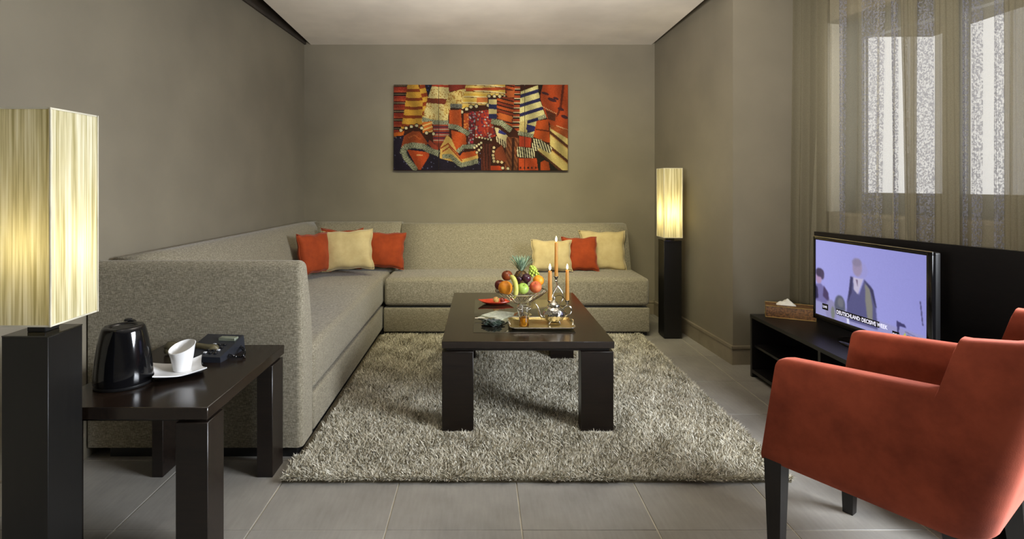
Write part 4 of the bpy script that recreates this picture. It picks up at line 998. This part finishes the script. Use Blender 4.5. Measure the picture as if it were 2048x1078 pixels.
# tea glass
tg = root('tea_glass', 'tall glass of amber tea at the left end of the tray', 'glass', (0.233, 2.90, ZY))
bm = NB(); outer = [(0.026, 0), (0.0275, 0.004), (0.0275, 0.055), (0.031, 0.080), (0.037, 0.100), (0.036, 0.112), (0.031, 0.124), (0.032, 0.130)]
inner = [(r-0.0022, z) for r, z in outer[::-1]][:-2]+[(0.0245, 0.008), (0.0001, 0.007)]
lathe(bm, [(0.0001, 0)]+outer+inner, 36); mk('glass_wall', bm, M['glass'], tg, smooth=50)
bm = NB(); lathe(bm, [(0.0001, 0.0078), (0.0240, 0.0085), (0.0250, 0.012), (0.0250, 0.056), (0.0001, 0.0562)], 32); mk('tea', bm, M['tea'], tg, smooth=50)
bm = NB(); rr2 = []
for k in range(24):
    a = 2*PI*k/24; bmesh.ops.create_uvsphere(bm, u_segments=6, v_segments=4, radius=0.0035, matrix=Matrix.Translation((0.0365*math.cos(a), 0.0365*math.sin(a), 0.105)))
ring(bm, (0, 0, 0.114), 0.0362, 0.0016, 30); mk('silver_band', bm, M['silver'], tg, smooth=180)
# teapot
tpot = root('teapot', 'round engraved silver teapot on the right half of the tray', 'teapot', (0.408, 2.985, ZY))
bm = NB(); lathe(bm, [(0.0001, 0.010), (0.03, 0.010), (0.048, 0.022), (0.060, 0.044), (0.062, 0.060), (0.054, 0.080), (0.040, 0.094), (0.033, 0.098), (0.0001, 0.0985)], 36); mk('body', bm, M['engraved'], tpot, smooth=60)
bm = NB(); lathe(bm, [(0.0001, 0.098), (0.035, 0.099), (0.036, 0.103), (0.028, 0.114), (0.014, 0.124), (0.005, 0.128), (0.004, 0.134), (0.009, 0.139), (0.009, 0.145), (0.003, 0.152), (0.0001, 0.154)], 28); mk('lid', bm, M['silver'], tpot, smooth=60)
bm = NB(); tube(bm, bez((-0.05, -.005, 0.035), (-0.095, -.01, 0.030), (-0.075, -.01, 0.095), (-0.112, -.012, 0.118), 16), [0.013-0.0006*k for k in range(17)], 12, flat=0.8); mk('spout', bm, M['silver'], tpot)
bm = NB(); tube(bm, bez((0.052, 0.005, 0.082), (0.10, 0.01, 0.125), (0.125, 0.01, 0.05), (0.056, 0.005, 0.036), 16), 0.0042, 9); mk('handle', bm, M['silver'], tpot)
for k in range(4):
    a = PI/4+k*PI/2; bm = NB(); tube(bm, [(0.034*math.cos(a), 0.034*math.sin(a), 0.016), (0.042*math.cos(a), 0.042*math.sin(a), 0.006), (0.046*math.cos(a), 0.046*math.sin(a), 0.003)], [0.006, 0.004, 0.003], 8); mk('foot', bm, M['silver'], tpot)
# candelabra and candles
CB = Vector((0.4665, 3.27, ZT1))
ca_ = root('candelabra', 'three-armed twisted silver candelabra behind the teapot', 'candleholder', tuple(CB))
cen_c = at(1112.5, 552, 3.27); lef = at(1100, 600, 3.17); rig = at(1134.5, 600, 3.34)
def cloc(p): return Vector(p)-CB
bm = NB(); lathe(bm, [(0.0001, 0), (0.05, 0), (0.052, 0.004), (0.036, 0.010), (0.014, 0.018), (0.008, 0.03), (0.012, 0.040), (0.007, 0.05), (0.0001, 0.051)], 30); mk('base', bm, M['silver'], ca_, smooth=60)
bm = NB()
cl, ll, rl = cloc(cen_c), cloc(lef), cloc(rig)
top = Vector((0.002, 0, 0.160)); jn = Vector((0, 0, 0.045))
tube(bm, bez(jn, (0.045, -.005, 0.07), (0.05, 0, 0.11), top, 12), 0.0032, 8); tube(bm, bez(jn, (-0.05, .005, 0.075), (-0.035, 0, 0.10), top, 12), 0.0032, 8)
tube(bm, [top, (cl.x*0.7, 0, 0.19), (cl.x, 0, cl.z-0.035)], 0.0034, 8); mk('stem', bm, M['silver'], ca_)
for e in (ll, rl):
    bm = NB(); tube(bm, bez((0, 0, 0.048), (e.x*0.6, e.y*0.6, 0.012), (e.x*1.15, e.y*1.1, 0.03), (e.x, e.y, e.z-0.018), 12), 0.0032, 8)
    tube(bm, bez((0, 0, 0.10), (e.x*0.5, e.y*0.5, 0.105), (e.x*0.7, e.y*0.7, 0.07), (e.x, e.y, e.z-0.016), 10), 0.0022, 8); mk('arm', bm, M['silver'], ca_)
def cup(p, r=0.015, h=0.034):
    bm = NB(); lathe(bm, [(0.0001, -h), (0.007, -h), (0.011, -h+.006), (0.006, -h+.012), (0.010, -0.012), (r, -0.006), (r+.004, -0.002), (r+.002, 0.0), (0.0001, 0.0)], 20, tuple(p)); mk('candle_cup', bm, M['silver'], ca_, smooth=60)
cup(cl, 0.013); cup(ll, 0.015, 0.022); cup(rl, 0.013, 0.022)
def candle(p, ztop_, r, lab, tall=1.0):
    c = root('candle', lab, 'candle', tuple(p+Vector((0, 0, 0.0003))), group='lit candles in the candelabra'); H = ztop_-p.z
    bm = NB(); lathe(bm, [(0.0001, 0), (r*1.08, 0), (r*1.0, H*0.5), (r*0.9, H-0.003), (r*0.7, H), (0.0001, H-0.002)], 20); mk('wax', bm, M['wax'], c, smooth=50)
    bm = NB(); tube(bm, [(0, 0, H-0.003), (0.0005, 0, H+0.007)], 0.0009, 6); mk('wick', bm, M['blackmatt'], c)
    bm = NB(); h = 0.036*tall; lathe(bm, [(0.0001, 0), (0.0042*tall, h*0.15), (0.0062*tall, h*0.35), (0.005*tall, h*0.6), (0.0022*tall, h*0.85), (0.0001, h)], 14, (0, 0, H+0.003)); mk('flame', bm, M['flame'], c, smooth=180)
    point('candle_light', tuple(p+Vector((0, 0, H+0.022))), 0.35, (1.0, 0.68, 0.32), 0.008)
candle(cen_c, 0.893, 0.0105, 'tall centre candle, burning highest of the three')
candle(lef, at(1100, 542, 3.17).z, 0.0125, 'lit candle on the left arm of the candelabra', 1.15)
candle(rig, at(1134.5, 540, 3.34).z, 0.0115, 'lit candle on the right arm of the candelabra')

# ------------------------------------------------------------------ things on the side table
ZS += 0.0002
kc = on(247, 768, ZS); kc.y += 0.0
kt = root('kettle', 'glossy black electric kettle on the near left of the side table', 'kettle', tuple(kc), 0.37)
bm = NB(); lathe(bm, [(0.0001, 0.014), (0.092, 0.014), (0.094, 0.022), (0.0925, 0.05), (0.088, 0.10), (0.080, 0.155), (0.071, 0.195), (0.067, 0.207), (0.062, 0.212), (0.050, 0.213), (0.043, 0.211), (0.040, 0.205), (0.0001, 0.204)], 48, (0, 0, 0), 1.0, 0.92)
# pinch a pouring lip towards the viewer
for v in bm.verts:
    if v.co.z > 0.14 and v.co.y < 0:
        t = (v.co.z-0.14)/0.07; ang = math.atan2(v.co.x+0.01, -v.co.y); v.co.y -= 0.012*t*t*math.exp(-(ang/0.28)**2)
mk('body', bm, M['blackgloss'], kt, smooth=60)
bm = NB(); lathe(bm, [(0.0001, 0), (0.088, 0), (0.092, 0.004), (0.092, 0.011), (0.086, 0.014), (0.0001, 0.014)], 40, (0, 0, 0), 1.0, 0.92); mk('power_base', bm, M['blackmatt'], kt, smooth=60)
bm = NB(); lathe(bm, [(0.0001, 0.204), (0.036, 0.2045), (0.037, 0.207), (0.030, 0.209), (0.0001, 0.2095)], 30); mk('lid', bm, M['blackmatt'], kt, smooth=60)
bm = NB(); tube(bm, bez((0.01, 0.055, 0.208), (0.012, 0.12, 0.222), (0.012, 0.135, 0.12), (0.01, 0.082, 0.055), 14), [0.012]*15, 10, flat=0.7); mk('handle', bm, M['blackgloss'], kt, smooth=60)
bm = NB(); box(bm, (-0.012, 0.058, 0.212), (0.012, 0.078, 0.221), 0.003); mk('switch', bm, M['blackmatt'], kt)
# black tray under saucer
bt = root('serving_tray', 'small shallow black dish under the white saucer', 'tray', tuple(on(357, 745, ZS)), 0.55)
bm = NB(); loft(bm, [rr_(.068, .068, .02, 0), rr_(.078, .078, .02, .004), rr_(.085, .085, .02, .013), rr_(.082, .082, .02, .014), rr_(.074, .074, .02, .005), rr_(.068, .068, .02, .004)]); mk('dish', bm, M['blackgloss'], bt, smooth=40)
sc_c = on(357, 741, ZS+0.02); sc_c.z = ZS+0.0145
sr = root('saucer', 'square white saucer with upturned corners under the cup', 'saucer', tuple(sc_c), 0.58)
bm = NB(); n = 16; top_, bot = {}, {}
for i in range(n+1):
    for j in range(n+1):
        u, v = i/n*2-1, j/n*2-1; z = 0.016*abs(u*v)**1.6+0.007*max(abs(u), abs(v))**4
        k = 0.087*(1-0.10*(1-min(abs(u), abs(v))**2)*max(abs(u), abs(v))**4)
        top_[i, j] = bm.verts.new((u*k, v*k, z+0.004)); bot[i, j] = bm.verts.new((u*k, v*k, z))
for i in range(n):
    for j in range(n):
        q = [(i, j), (i+1, j), (i+1, j+1), (i, j+1)]; bm.faces.new([top_[a] for a in q]); bm.faces.new([bot[a] for a in q[::-1]])
for i in range(n):
    for a, b in (((i, 0), (i+1, 0)), ((i+1, n), (i, n)), ((0, i+1), (0, i)), ((n, i), (n, i+1))): bm.faces.new((top_[a], bot[a], bot[b], top_[b]))
mk('plate', bm, M['white'], sr, smooth=60)
cc_ = Vector((sc_c.x+0.008, sc_c.y+0.01, sc_c.z+0.0045))
cup_ = root('cup', 'white tapered coffee cup with slanted rim on the saucer', 'cup', tuple(cc_))
bm = NB(); rings = []; n = 40
for (r, z, k) in ((0.0001, 0, 0), (0.029, 0, 0), (0.0305, 0.004, 0), (0.039, 0.05, 0), (0.045, 0.083, 1), (0.0465, 0.088, 1), (0.0445, 0.089, 1), (0.042, 0.08, 1), (0.036, 0.05, 0), (0.027, 0.008, 0), (0.0001, 0.006, 0)):
    rings.append([(r*math.cos(2*PI*q/n), r*math.sin(2*PI*q/n), z+k*0.016*(math.cos(2*PI*q/n-1.2))*1.0) for q in range(n)])
loft(bm, rings); mk('bowl', bm, M['white'], cup_, smooth=60)
bm = NB(); lathe(bm, [(0.0001, 0.046), (0.0340, 0.046), (0.0340, 0.0465), (0.0001, 0.0465)], 24); mk('filler', bm, M['paper'], cup_)
bm = NB(); tube(bm, bez((-0.012, 0.040, 0.082), (-0.024, 0.078, 0.086), (-0.020, 0.068, 0.03), (-0.010, 0.032, 0.03), 12), 0.0045, 8, flat=0.7); mk('handle', bm, M['white'], cup_)
# telephone
pc = on(432, 704, ZS)
ph = root('telephone', 'dark desk telephone with coiled cord at the back of the side table', 'telephone', (-1.130, 2.252, ZS), -0.10)
M['phone'] = plain('dark_grey_plastic', (36, 38, 44), 0.22); M['phonekey'] = plain('phone_keys', (170, 172, 176), 0.4); M['handset'] = plain('handset_reflected_olive', (84, 78, 58), 0.14)  # olive of the handset is the lampshade's reflection, put into its colour
bm = NB(); loft(bm, [[(-.09, -.085, 0.0), (.085, -.085, 0.0), (.085, .10, 0.0), (-.09, .10, 0.0)], [(-.088, -.083, 0.022), (.083, -.083, 0.022), (.080, .098, 0.062), (-.086, .098, 0.062)]]); bevelall(bm, 0.008, 3); mk('body', bm, M['phone'], ph)
def slope(x, y, dz=0.0): return Vector((x, y, 0.0225+0.04*(y+.083)/.181+dz))
for i in range(3):
    for j in range(4):
        bm = NB(); c = slope(0.0+i*0.022, -0.055+j*0.022, 0.001); box(bm, c-Vector((.007, .006, .002)), c+Vector((.007, .006, .004)), 0.002, 1); mk('key', bm, M['phonekey'] if (i+j) % 3 == 0 else M['blackmatt'], ph)
bm = NB(); box(bm, slope(-0.005, 0.045, -0.004), slope(0.07, 0.075, 0.005), 0.002, 1); mk('display', bm, plain('phone_display', (120, 126, 110), 0.2), ph)
hs = NB()
a, b = on(333, 708, ZS)+Vector((0, 0, 0.026)), on(436, 714, ZS)+Vector((0, 0, 0.024))
pts = bez(a, a+Vector((0.05, 0.0, 0.024)), b+Vector((-0.05, 0.0, 0.024)), b, 14)
tube(hs, pts, [0.016, 0.021, 0.021, 0.016, 0.0135, 0.013, 0.013, 0.013, 0.013, 0.013, 0.0135, 0.016, 0.021, 0.021, 0.015], 12, flat=1.05)
for q in (pts[1], pts[13]): lathe(hs, [(0.0001, -0.024), (0.019, -0.024), (0.022, -0.012), (0.018, 0.0), (0.0001, 0.002)], 18, tuple(q))
hs_o = mk('handset', hs, M['handset'], ph, world=True, smooth=60)
bm = NB(); coil = []; P0, P1, P2, P3 = on(452, 714, ZS)+Vector((0, 0, 0.014)), on(478, 728, ZS)+Vector((0, 0, 0.01)), on(512, 712, ZS)+Vector((0, 0, 0.01)), on(468, 697, ZS)+Vector((0, 0, 0.026))
path_ = bez(P0, P1, P2, P3, 240); tt_ = None
for i, p in enumerate(path_):
    t = (path_[min(i+1, 240)]-path_[max(i-1, 0)]).normalized(); s_v = t.cross(Vector((0, 0, 1))).normalized(); up_ = s_v.cross(t)
    a_ = i*2*PI/8; coil.append(p+s_v*0.0052*math.cos(a_)+up_*0.0052*math.sin(a_))
tube(bm, coil, 0.0014, 5, False); tube(bm, [path_[-1], path_[-1]+Vector((-0.012, 0.0, 0.0))], 0.003, 6); tube(bm, [path_[0], b+Vector((0.012, 0, -0.006)), b], 0.0032, 6)
mk('cord', bm, M['blackgloss'], ph, world=True)
